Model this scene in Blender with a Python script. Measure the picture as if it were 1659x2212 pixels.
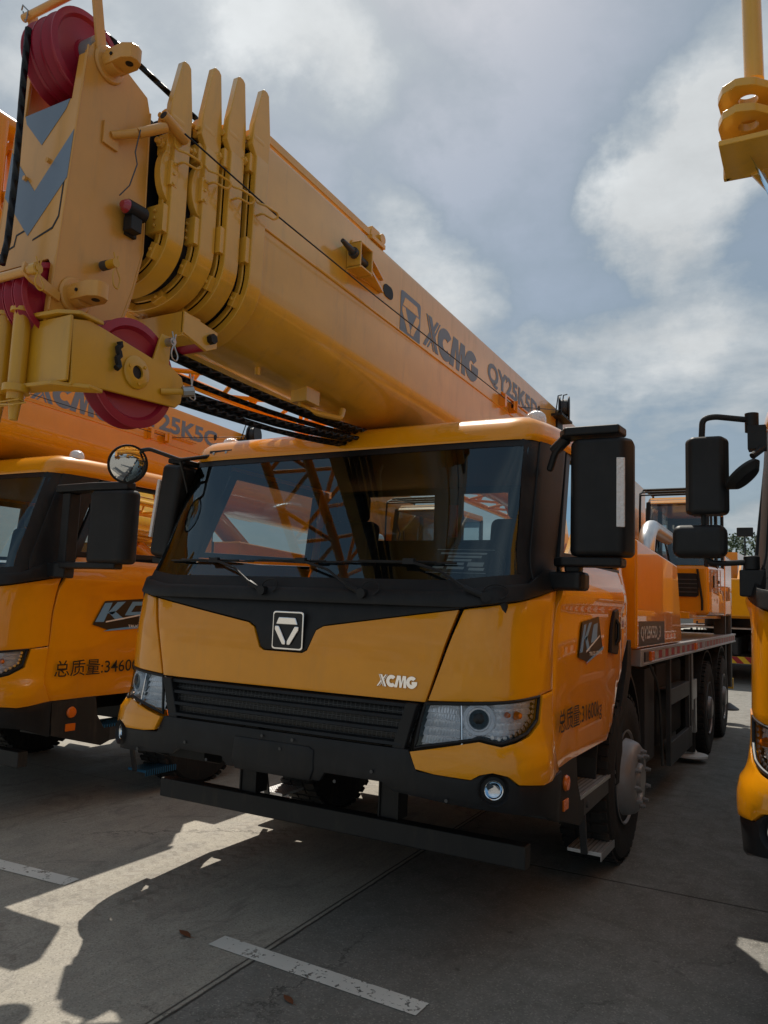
import bpy, bmesh, math, random
from mathutils import Vector, Matrix
R = math.radians
random.seed(4)
for o in list(bpy.data.objects): bpy.data.objects.remove(o)
scene = bpy.context.scene
col = scene.collection

# ------------------------------------------------------------------ camera
cam = bpy.data.cameras.new('camera'); cam_o = bpy.data.objects.new('camera', cam); col.objects.link(cam_o)
cam.sensor_fit = 'VERTICAL'; cam.sensor_height = 24; cam.lens = 24 * 1685.1 / 2212
cam.clip_start = .05; cam.clip_end = 3000
yaw, pitch, roll = R(29.194), R(6.672), R(2.137)
f = Vector((-math.sin(yaw)*math.cos(pitch), math.cos(yaw)*math.cos(pitch), math.sin(pitch)))
r0 = Vector((math.cos(yaw), math.sin(yaw), 0)); u0 = r0.cross(f)
r = r0*math.cos(roll) + u0*math.sin(roll); u = -r0*math.sin(roll) + u0*math.cos(roll)
cam_o.matrix_world = Matrix(((r.x,u.x,-f.x,2.37672),(r.y,u.y,-f.y,-3.70525),(r.z,u.z,-f.z,1.60595),(0,0,0,1)))
scene.camera = cam_o
scene.render.resolution_x = 768; scene.render.resolution_y = 1024

# ------------------------------------------------------------------ sun and sky
SUN = Vector((-.43, .57, 1)).normalized()
el = math.asin(SUN.z)
sun = bpy.data.lights.new('sun', 'SUN'); sun.energy = 5.0; sun.angle = R(.5); sun.color = (1, .93, .82)
sun_o = bpy.data.objects.new('sun', sun); col.objects.link(sun_o)
sun_o.rotation_euler = SUN.to_track_quat('Z', 'Y').to_euler(); sun_o.location = (-20, 20, 45)
scene.view_settings.view_transform = 'Standard'; scene.view_settings.look = 'None'
scene.view_settings.gamma = 1; scene.view_settings.exposure = -0.20
scene.view_settings.use_curve_mapping = False

class NT:
    def __init__(s, nt): s.nt = nt; nt.nodes.clear()
    def n(s, t, **k):
        nd = s.nt.nodes.new(t)
        for a, b in k.items():
            if a.startswith('_'): setattr(nd, a[1:], b)
            else:
                key = int(a[1:]) if a[0] == 'i' and a[1:].isdigit() else a.replace('__', ' ')
                if hasattr(b, 'is_output'): s.nt.links.new(b, nd.inputs[key])
                else: nd.inputs[key].default_value = b
        return nd
    def math(s, op, a, b=0., c=0., clamp=False):
        return s.n('ShaderNodeMath', _operation=op, _use_clamp=clamp, i0=a, i1=b, i2=c).outputs[0]
    def ramp(s, fac, stops):
        nd = s.n('ShaderNodeValToRGB', Fac=fac); cr = nd.color_ramp
        while len(cr.elements) < len(stops): cr.elements.new(.5)
        for e, (p, c) in zip(cr.elements, stops):
            e.position = p; e.color = (c, c, c, 1) if isinstance(c, (int, float)) else (*c, 1)
        return nd.outputs[0]
    def mix(s, fac, a, b, mode='MIX'):
        nd = s.nt.nodes.new('ShaderNodeMix'); nd.data_type = 'RGBA'; nd.blend_type = mode
        for i, v in ((0, fac), (6, a), (7, b)):
            if hasattr(v, 'is_output'): s.nt.links.new(v, nd.inputs[i])
            else: nd.inputs[i].default_value = v if i == 0 else (*v, 1)
        return nd.outputs[2]

world = bpy.data.worlds.new('World'); scene.world = world; world.use_nodes = True
w = NT(world.node_tree)
sky = w.n('ShaderNodeTexSky', _sky_type='NISHITA', _sun_disc=False, _sun_elevation=el,
          _sun_rotation=math.atan2(SUN.x, SUN.y), _air_density=1.0, _dust_density=2.2, _ozone_density=1.2, _altitude=0)
tc = w.n('ShaderNodeTexCoord').outputs['Generated']
def vnode(d): return tuple(Vector(d).normalized())
sep = w.n('ShaderNodeSeparateXYZ', i0=tc)
# clouds: project the view direction on a flat layer far above
inv = w.math('DIVIDE', 1.0, w.math('MAXIMUM', w.math('ADD', sep.outputs[2], .22), .05))
pl = w.n('ShaderNodeCombineXYZ', i0=w.math('MULTIPLY', sep.outputs[0], inv), i1=w.math('MULTIPLY', sep.outputs[1], inv), i2=0.0).outputs[0]
mp = w.n('ShaderNodeMapping', i0=pl, Location=(3.1, .55, 0), Scale=(1.0, 1.0, 1)).outputs[0]
n1 = w.n('ShaderNodeTexNoise', i0=mp, Scale=1.6, Detail=10., Roughness=.58, Distortion=.25).outputs[0]
n2 = w.n('ShaderNodeTexNoise', i0=mp, Scale=3.8, Detail=10., Roughness=.62, Distortion=.3).outputs[0]
dens = w.math('ADD', n1, w.math('MULTIPLY', w.math('SUBTRACT', n2, .5), .36))
CL = [((-.459,.648,.608),.12,.22), ((-.420,.705,.572),.09,.17), ((-.475,.616,.629),.10,.2), ((-.447,.762,.468),.07,.2), ((-.418,.807,.418),.085,.22), ((-.381,.852,.358),.075,.2),
      ((-.085,.83,.55),.08,.2), ((-.137,.866,.478),.10,.24), ((-.070,.863,.498),.09,.2), ((-.193,.866,.461),.075,.17), ((-.171,.936,.309),.09,.2), ((-.251,.926,.281),.09,.22), ((-.303,.907,.293),.06,.16),
      ((-.119,.935,.336),.07,.14), ((-.709,.455,.539),.06,.16), ((-.529,.591,.609),.075,.16), ((-.63,.55,.55),.14,.05), ((-.063,.965,.255),.06,.1), ((-.608,.757,.238),.07,.14), ((.35,.85,.40),.25,.15), ((.1,-.8,.5),.5,.12), ((.7,.2,.6),.3,.12), ((-.9,-.2,.4),.3,.12),
      ((-.211,.769,.603),.13,-.22), ((-.276,.814,.511),.11,-.24), ((-.250,.870,.424),.09,-.2), ((-.352,.785,.510),.07,-.16), ((-.02,.93,.40),.10,-.12)]
wn = w.n('ShaderNodeTexNoise', i0=tc, Scale=7., Detail=6., Roughness=.6).outputs['Color']
wn2 = w.n('ShaderNodeVectorMath', _operation='SCALE', i0=w.n('ShaderNodeVectorMath', _operation='SUBTRACT', i0=wn, i1=(.5, .5, .5)).outputs[0], Scale=.20).outputs[0]
tcw = w.n('ShaderNodeVectorMath', _operation='ADD', i0=tc, i1=wn2).outputs[0]
for d, rad, amp in CL:
    dv = w.n('ShaderNodeVectorMath', _operation='DISTANCE', i0=tcw, i1=vnode(d)).outputs['Value']
    g = w.math('SUBTRACT', 1.0, w.math('DIVIDE', dv, rad), clamp=True)
    dens = w.math('ADD', dens, w.math('MULTIPLY', w.math('SMOOTH_MIN', g, .7, .2), amp))
cov = w.ramp(dens, [(.46, 0.), (.76, .92)])
veil = w.ramp(dens, [(.25, .50), (.56, .80)])
light = w.ramp(w.n('ShaderNodeTexNoise', i0=mp, Scale=2.6, Detail=6., Roughness=.6).outputs[0], [(.34, .78), (.62, 1.06)])
glow = w.math('MULTIPLY', w.math('SUBTRACT', 1.0, w.n('ShaderNodeVectorMath', _operation='DISTANCE', i0=tc, i1=tuple(SUN)).outputs['Value'], clamp=True), .62)
cb = w.math('MULTIPLY', w.math('ADD', light, glow), 6.6)
cloud = w.mix(cb, (0, 0, 0), (.86, .92, 1.0), 'MIX')
cloudc = w.n('ShaderNodeVectorMath', _operation='SCALE', i0=(.95, .985, 1.0), Scale=cb).outputs[0]
veilc = w.n('ShaderNodeVectorMath', _operation='SCALE', i0=(.62, .83, .98), Scale=4.1).outputs[0]
c1 = w.mix(veil, sky.outputs[0], veilc)
c2 = w.mix(cov, c1, cloudc)
bg = w.n('ShaderNodeBackground', Color=c2, Strength=.105)
w.nt.links.new(bg.outputs[0], w.n('ShaderNodeOutputWorld').inputs[0])

# ------------------------------------------------------------------ materials
def mat(name, base, rough=.5, metal=0., coat=0., spec=.5, bump=0., bscale=40., vary=0., emit=None, coat_rough=.03, dirt=0.):
    m = bpy.data.materials.new(name); m.use_nodes = True; t = NT(m.node_tree)
    co = t.n('ShaderNodeTexCoord').outputs['Object']
    colr = (*base, 1)
    if vary or dirt:
        nz = t.n('ShaderNodeTexNoise', i0=co, Scale=6., Detail=6., Roughness=.6).outputs[0]
        colr = t.mix(t.ramp(nz, [(.35, 0.), (.7, 1.)]), tuple(c*(1-vary) for c in base), tuple(min(1, c*(1+vary)) for c in base))
    rr = rough
    if dirt:
        nd = t.n('ShaderNodeTexNoise', i0=t.n('ShaderNodeMapping', i0=co, Scale=(9., 9., 1.6)).outputs[0], Scale=1.6, Detail=8., Roughness=.68).outputs[0]
        dd = t.ramp(nd, [(.52, 0.), (.78, dirt)])
        colr = t.mix(dd, colr, (.22, .17, .11))
        rr = t.math('ADD', rough, t.math('MULTIPLY', dd, .6))
    p = t.n('ShaderNodeBsdfPrincipled', Base__Color=colr, Roughness=rr, Metallic=metal)
    p.inputs['Coat Weight'].default_value = coat; p.inputs['Coat Roughness'].default_value = coat_rough
    p.inputs['Specular IOR Level'].default_value = spec
    if bump:
        nb = t.n('ShaderNodeTexNoise', i0=co, Scale=bscale, Detail=4.).outputs[0]
        t.nt.links.new(t.n('ShaderNodeBump', Strength=bump, Distance=.01, Height=nb).outputs[0], p.inputs['Normal'])
    if emit: p.inputs['Emission Color'].default_value = (*emit, 1); p.inputs['Emission Strength'].default_value = 1
    t.nt.links.new(p.outputs[0], t.n('ShaderNodeOutputMaterial').inputs[0]); return m

def glass(name, tint=(.55, .6, .62), refl=1.45, rough=.0, body=None, bodymix=0.):
    m = bpy.data.materials.new(name); m.use_nodes = True; t = NT(m.node_tree)
    tr = t.n('ShaderNodeBsdfTransparent', Color=(*tint, 1)).outputs[0]
    if body:
        df = t.n('ShaderNodeBsdfDiffuse', Color=(*body, 1)).outputs[0]
        tr = t.n('ShaderNodeMixShader', i0=bodymix, i1=tr, i2=df).outputs[0]
    gl = t.n('ShaderNodeBsdfGlossy', Color=(.66, .86, 1, 1), Roughness=rough).outputs[0]
    fr = t.n('ShaderNodeFresnel', IOR=refl).outputs[0]
    t.nt.links.new(t.n('ShaderNodeMixShader', i0=fr, i1=tr, i2=gl).outputs[0], t.n('ShaderNodeOutputMaterial').inputs[0])
    return m

M = dict(
 paint=mat('amber_paint', (.82, .318, .003), .33, spec=.2, coat=.9, coat_rough=.012, vary=.04, dirt=.09),
 paint_orange=mat('orange_paint', (.78, .295, .002), .33, spec=.2, coat=.9, coat_rough=.012, vary=.04, dirt=.09),
 boom=mat('boom_paint', (.72, .37, .035), .36, spec=.3, coat=.9, coat_rough=.12, vary=.05, dirt=.28),
 boom_in=mat('boom_gap_shade', (.008, .009, .012), .6, spec=.3),  # inner sections near black: shade of the collar gaps put into their colour
 black=mat('black_plastic', (.011, .012, .014), .5, spec=.32, vary=.3, dirt=.06, bump=.05, bscale=300.),
 black_gloss=mat('black_gloss', (.006, .007, .009), .3, spec=.4),
 dark=mat('dark_frame', (.012, .012, .012), .6, vary=.2, dirt=.2),
 darkgrey=mat('dark_grey_steel', (.045, .047, .05), .45, vary=.15, dirt=.3),
 tyre=mat('tyre_rubber', (.013, .013, .013), .85, bump=.3, bscale=30., dirt=.25),
 steel=mat('grey_wheel_paint', (.26, .265, .275), .4, metal=.2, vary=.1, dirt=.3),
 zinc=mat('zinc_plate', (.42, .43, .44), .35, metal=.8, vary=.15),
 alu=mat('aluminium', (.62, .63, .64), .3, metal=.9, vary=.08, dirt=.2),
 chrome=mat('chrome', (.9, .9, .92), .04, metal=1.),
 reflector=mat('lamp_reflector', (.95, .95, .97), .2, metal=.25, coat=1., bump=1., bscale=60.),
 red=mat('red_nylon', (.33, .009, .03), .38, vary=.06),
 lampred=mat('red_lens', (.35, .01, .03), .1, coat=1.),
 amber=mat('amber_lens', (.75, .16, .006), .25, coat=.3),
 white=mat('white_sticker', (.75, .75, .73), .5),
 whitelens=mat('pale_lens', (.82, .82, .84), .15, coat=1., bump=1., bscale=70.),
 rope=mat('wire_rope', (.010, .010, .011), .45, metal=.4),
 decal=mat('slate_blue_decal', (.165, .215, .29), .45),
 decal_black=mat('black_decal', (.012, .012, .012), .4),
 decal_blue=mat('light_blue_decal', (.13, .33, .58), .4),
 redtape=mat('red_tape', (.32, .015, .02), .35), whitetape=mat('white_tape', (.45, .45, .45), .3, coat=.5),
 yellowtape=mat('yellow_tape', (.7, .42, .02), .35),
 interior=mat('cab_lining', (.028, .027, .027), .7), seat=mat('seat_fabric', (.03, .036, .05), .85),
 glass=glass('windscreen_glass', (.66, .72, .72), 1.8), sideglass=glass('side_glass', (.55, .6, .6), 1.5),
 lens=glass('headlamp_cover', (.96, .97, 1.), 1.5), mirror=mat('mirror_glass', (.8, .82, .84), .01, metal=1.),
 bluefilm=mat('blue_film', (.02, .14, .30), .25, metal=.6), leaf=mat('leaf', (.16, .055, .02), .7),
 film=glass('plastic_film', (.75, .75, .78), 1.5, .15, (.7, .7, .72), .5),
 yellowarm=mat('yellow_sheave_arm', (.62, .31, .012), .38, coat=.5, coat_rough=.15, vary=.05, dirt=.25),
 headpaint=mat('boom_head_paint', (.68, .315, .05), .36, coat=.5, coat_rough=.2, vary=.05, dirt=.3),
 foliage=mat('foliage', (.045, .075, .03), .8, vary=.4), bark=mat('bark', (.10, .07, .045), .9),
 facade=mat('facade', (.42, .36, .30), .8, vary=.1), window=mat('window_dark', (.03, .04, .05), .15),
)
# rope: twisted strands as bump
def rope_mat():
    m = bpy.data.materials.new('stranded_rope'); m.use_nodes = True; t = NT(m.node_tree)
    uv = t.n('ShaderNodeTexCoord').outputs['UV']
    wv = t.n('ShaderNodeTexWave', _bands_direction='DIAGONAL', i0=uv, Scale=1., Distortion=0.).outputs['Fac']
    p = t.n('ShaderNodeBsdfPrincipled', Base__Color=t.mix(wv, (.004, .004, .004), (.02, .02, .022)), Roughness=.4, Metallic=.5)
    t.nt.links.new(t.n('ShaderNodeBump', Strength=1., Distance=.012, Height=wv).outputs[0], p.inputs['Normal'])
    t.nt.links.new(p.outputs[0], t.n('ShaderNodeOutputMaterial').inputs[0]); return m
M['strand'] = rope_mat()
# honeycomb mesh behind the grille slats
def hex_mat():
    m = bpy.data.materials.new('honeycomb'); m.use_nodes = True; t = NT(m.node_tree)
    co = t.n('ShaderNodeMapping', i0=t.n('ShaderNodeTexCoord').outputs['Object'], Scale=(1., .0, 1.)).outputs[0]
    v = t.n('ShaderNodeTexVoronoi', i0=co, _feature='DISTANCE_TO_EDGE', Scale=40., Randomness=.10).outputs[0]
    k = t.ramp(v, [(.10, 1.), (.16, 0.)])
    p = t.n('ShaderNodeBsdfPrincipled', Base__Color=t.mix(k, (.001, .001, .001), (.032, .034, .037)), Roughness=.5)
    t.nt.links.new(t.n('ShaderNodeBump', Strength=1., Distance=.01, Height=k).outputs[0], p.inputs['Normal'])
    t.nt.links.new(p.outputs[0], t.n('ShaderNodeOutputMaterial').inputs[0]); return m
M['hex'] = hex_mat()
def flute_mat():
    m = bpy.data.materials.new('fluted_reflector'); m.use_nodes = True; t = NT(m.node_tree)
    co = t.n('ShaderNodeTexCoord').outputs['Object']
    wv = t.n('ShaderNodeTexWave', _bands_direction='X', i0=co, Scale=22., Distortion=1.2).outputs['Fac']
    vo = t.n('ShaderNodeTexVoronoi', i0=t.n('ShaderNodeMapping', i0=co, Scale=(1., .2, .6)).outputs[0], Scale=26.).outputs['Color']
    vs = t.n('ShaderNodeSeparateColor', i0=vo).outputs[0]
    p = t.n('ShaderNodeBsdfPrincipled', Base__Color=t.mix(vs, (.92, .93, .95), (1., 1., 1.)), Roughness=.12, Metallic=.3)
    h = t.math('ADD', t.math('MULTIPLY', wv, .5), vs)
    t.nt.links.new(t.n('ShaderNodeBump', Strength=.45, Distance=.01, Height=h).outputs[0], p.inputs['Normal'])
    t.nt.links.new(p.outputs[0], t.n('ShaderNodeOutputMaterial').inputs[0]); return m
M['flute'] = flute_mat()
def tread_mat(name, base):                  # step plate with rows of round holes
    m = bpy.data.materials.new(name); m.use_nodes = True; t = NT(m.node_tree)
    co = t.n('ShaderNodeMapping', i0=t.n('ShaderNodeTexCoord').outputs['Object'], Scale=(1., 1., 0.)).outputs[0]
    v = t.n('ShaderNodeTexVoronoi', i0=co, _feature='F1', Scale=42., Randomness=0.).outputs['Distance']
    k = t.ramp(v, [(.20, 0.), (.28, 1.)])
    p = t.n('ShaderNodeBsdfPrincipled', Base__Color=t.mix(k, (.01, .01, .01), base), Roughness=.35, Metallic=.8)
    t.nt.links.new(t.n('ShaderNodeBump', Strength=.8, Distance=.008, Height=k).outputs[0], p.inputs['Normal'])
    t.nt.links.new(p.outputs[0], t.n('ShaderNodeOutputMaterial').inputs[0]); return m
M['tread'] = tread_mat('step_plate', (.9, .9, .9)); M['tread_blue'] = tread_mat('step_plate_film', (.05, .2, .38))

def concrete_mat():
    m = bpy.data.materials.new('concrete'); m.use_nodes = True; t = NT(m.node_tree)
    co = t.n('ShaderNodeTexCoord').outputs['Object']; s = t.n('ShaderNodeSeparateXYZ', i0=co)
    x, y = s.outputs[0], s.outputs[1]
    big = t.n('ShaderNodeTexNoise', i0=co, Scale=.7, Detail=8., Roughness=.62).outputs[0]
    mid = t.n('ShaderNodeTexNoise', i0=co, Scale=5., Detail=10., Roughness=.7, Distortion=.6).outputs[0]
    fine = t.n('ShaderNodeTexNoise', i0=co, Scale=90., Detail=5., Roughness=.7).outputs[0]
    streak = t.n('ShaderNodeTexNoise', i0=t.n('ShaderNodeMapping', i0=co, Scale=(3.2, .5, 1.), Rotation=(0, 0, .12)).outputs[0], Scale=2.4, Detail=8., Roughness=.66).outputs[0]
    c = t.mix(t.ramp(big, [(.35, 0.), (.68, 1.)]), (.34, .315, .265), (.46, .425, .36))
    c = t.mix(t.ramp(mid, [(.42, .0), (.66, .7)]), c, (.28, .258, .225))
    c = t.mix(t.ramp(streak, [(.48, .0), (.75, .5)]), c, (.56, .51, .43))
    c = t.mix(t.ramp(fine, [(.3, .35), (.6, 0.)]), c, (.2, .18, .15))
    # right of the joint the slab is greyer and rougher
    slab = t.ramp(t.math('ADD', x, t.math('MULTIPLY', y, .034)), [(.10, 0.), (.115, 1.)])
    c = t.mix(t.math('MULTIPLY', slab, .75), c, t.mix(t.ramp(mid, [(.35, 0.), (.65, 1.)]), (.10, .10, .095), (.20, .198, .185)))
    grit = t.n('ShaderNodeTexVoronoi', i0=co, Scale=150., Randomness=1.).outputs['Color']
    gs = t.n('ShaderNodeSeparateColor', i0=grit).outputs[0]
    c = t.mix(t.ramp(gs, [(.75, 0.), (.95, .35)]), c, (.10, .095, .085)); c = t.mix(t.ramp(gs, [(.0, .30), (.16, 0.)]), c, (.62, .58, .50))
    scuff = t.n('ShaderNodeTexNoise', i0=t.n('ShaderNodeMapping', i0=co, Scale=(7., .9, 1.), Rotation=(0, 0, .5)).outputs[0], Scale=1.8, Detail=9., Roughness=.72, Distortion=.8).outputs[0]
    c = t.mix(t.ramp(scuff, [(.56, .0), (.70, .5)]), c, (.13, .12, .105))
    blot = t.n('ShaderNodeTexNoise', i0=co, Scale=1.7, Detail=12., Roughness=.78, Distortion=1.4).outputs[0]
    c = t.mix(t.ramp(blot, [(.55, .0), (.60, .35), (.72, .6)]), c, (.15, .14, .125))
    crk = t.n('ShaderNodeTexVoronoi', _feature='DISTANCE_TO_EDGE', i0=t.n('ShaderNodeVectorMath', _operation='ADD', i0=co, i1=t.n('ShaderNodeVectorMath', _operation='SCALE', i0=t.n('ShaderNodeTexNoise', i0=co, Scale=3., Detail=8., Roughness=.7).outputs['Color'], Scale=.5).outputs[0]).outputs[0], Scale=.33).outputs['Distance']
    cm_ = t.math('MULTIPLY', t.ramp(crk, [(.0008, 1.), (.0022, 0.)]), t.ramp(big, [(.45, 0.), (.6, .8)]))
    c = t.mix(cm_, c, (.03, .028, .025))
    # oil spots
    vo = t.n('ShaderNodeTexVoronoi', i0=t.n('ShaderNodeVectorMath', _operation='ADD', i0=co, i1=t.n('ShaderNodeVectorMath', _operation='SCALE', i0=t.n('ShaderNodeTexNoise', i0=co, Scale=22.).outputs['Color'], Scale=.03).outputs[0]).outputs[0], Scale=3.4, Randomness=1.)
    sp = t.ramp(vo.outputs['Distance'], [(.035, .55), (.075, 0.)])
    c = t.mix(sp, c, (.07, .062, .055))
    vo2 = t.n('ShaderNodeTexVoronoi', i0=co, Scale=17., Randomness=1.)
    c = t.mix(t.ramp(vo2.outputs['Distance'], [(.02, .6), (.07, 0.)]), c, (.06, .055, .05))
    # tyre tread prints left along the lane
    lane = t.math('ABSOLUTE', t.math('SUBTRACT', t.math('ADD', x, t.math('MULTIPLY', t.math('SINE', t.math('MULTIPLY', y, .5)), .05)), -1.0))
    zig = t.math('PINGPONG', t.math('MULTIPLY', x, 9.), .5)
    bars = t.math('PINGPONG', t.math('ADD', t.math('MULTIPLY', y, 11.), zig), .5)
    pr = t.math('MULTIPLY', t.ramp(bars, [(.16, 1.), (.24, 0.)]), t.ramp(lane, [(.24, 1.), (.27, 0.)]))
    pr = t.math('MULTIPLY', pr, t.ramp(mid, [(.42, 0.), (.56, .8)]))
    c = t.mix(t.math('MULTIPLY', pr, .45), c, (.17, .145, .115))
    # expansion joints: a double cut along the lane and a fine one across
    wob = t.math('MULTIPLY', t.math('SUBTRACT', t.n('ShaderNodeTexNoise', i0=co, Scale=9., Detail=5., Roughness=.7).outputs[0], .5), .022)
    jx = t.math('ADD', t.math('ADD', x, t.math('MULTIPLY', y, .034)), -.108)
    d1 = t.math('ABSOLUTE', t.math('ADD', jx, wob)); d2 = t.math('ABSOLUTE', t.math('ADD', t.math('ADD', jx, .032), t.math('MULTIPLY', wob, .2)))
    dm = t.math('MINIMUM', d1, t.math('ADD', d2, .002))
    d3 = t.math('ABSOLUTE', t.math('SUBTRACT', t.math('ADD', y, t.math('MULTIPLY', wob, .2)), 1.29))
    d3 = t.math('ADD', d3, t.math('MULTIPLY', t.math('SUBTRACT', 1., slab), 1.))
    rep = t.math('ABSOLUTE', t.math('SUBTRACT', t.math('PINGPONG', t.math('ADD', y, 1.2), 2.5), 2.5))
    rep = t.math('ADD', rep, .0035)
    dm = t.math('MINIMUM', dm, t.math('ADD', t.math('MINIMUM', d3, rep), .001))
    jm = t.ramp(dm, [(.0045, 1.), (.0095, 0.)])
    c = t.mix(t.math('MULTIPLY', jm, .85), c, (.018, .016, .014))
    rg = t.ramp(mid, [(.3, .95), (.7, .62)])
    p = t.n('ShaderNodeBsdfPrincipled', Base__Color=c, Roughness=rg)
    p.inputs['Specular IOR Level'].default_value = .35
    h = t.math('SUBTRACT', t.math('ADD', t.math('MULTIPLY', fine, .25), t.math('MULTIPLY', mid, .5)), t.math('MULTIPLY', jm, 1.5))
    h = t.math('SUBTRACT', h, t.math('MULTIPLY', pr, .2))
    t.nt.links.new(t.n('ShaderNodeBump', Strength=.5, Distance=.012, Height=h).outputs[0], p.inputs['Normal'])
    t.nt.links.new(p.outputs[0], t.n('ShaderNodeOutputMaterial').inputs[0]); return m
M['concrete'] = concrete_mat()
def line_mat():
    m = bpy.data.materials.new('worn_line_paint'); m.use_nodes = True; t = NT(m.node_tree)
    co = t.n('ShaderNodeTexCoord').outputs['Object']
    a = t.n('ShaderNodeTexNoise', i0=co, Scale=38., Detail=6., Roughness=.65).outputs[0]
    b = t.n('ShaderNodeTexNoise', i0=co, Scale=3., Detail=3.).outputs[0]
    e = t.n('ShaderNodeTexNoise', i0=co, Scale=11., Detail=8., Roughness=.75).outputs[0]
    k = t.ramp(t.math('ADD', t.math('ADD', t.math('MULTIPLY', a, .55), t.math('MULTIPLY', e, .45)), t.math('MULTIPLY', t.math('SUBTRACT', b, .5), .30)), [(.555, 0.), (.575, .9)])
    p = t.n('ShaderNodeBsdfPrincipled', Base__Color=t.mix(t.ramp(b, [(.3, 0.), (.7, 1.)]), (.66, .65, .60), (.80, .78, .72)), Roughness=.75).outputs[0]
    tr = t.n('ShaderNodeBsdfTransparent').outputs[0]
    t.nt.links.new(t.n('ShaderNodeMixShader', i0=k, i1=p, i2=tr).outputs[0], t.n('ShaderNodeOutputMaterial').inputs[0]); return m
M['line'] = line_mat()

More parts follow.
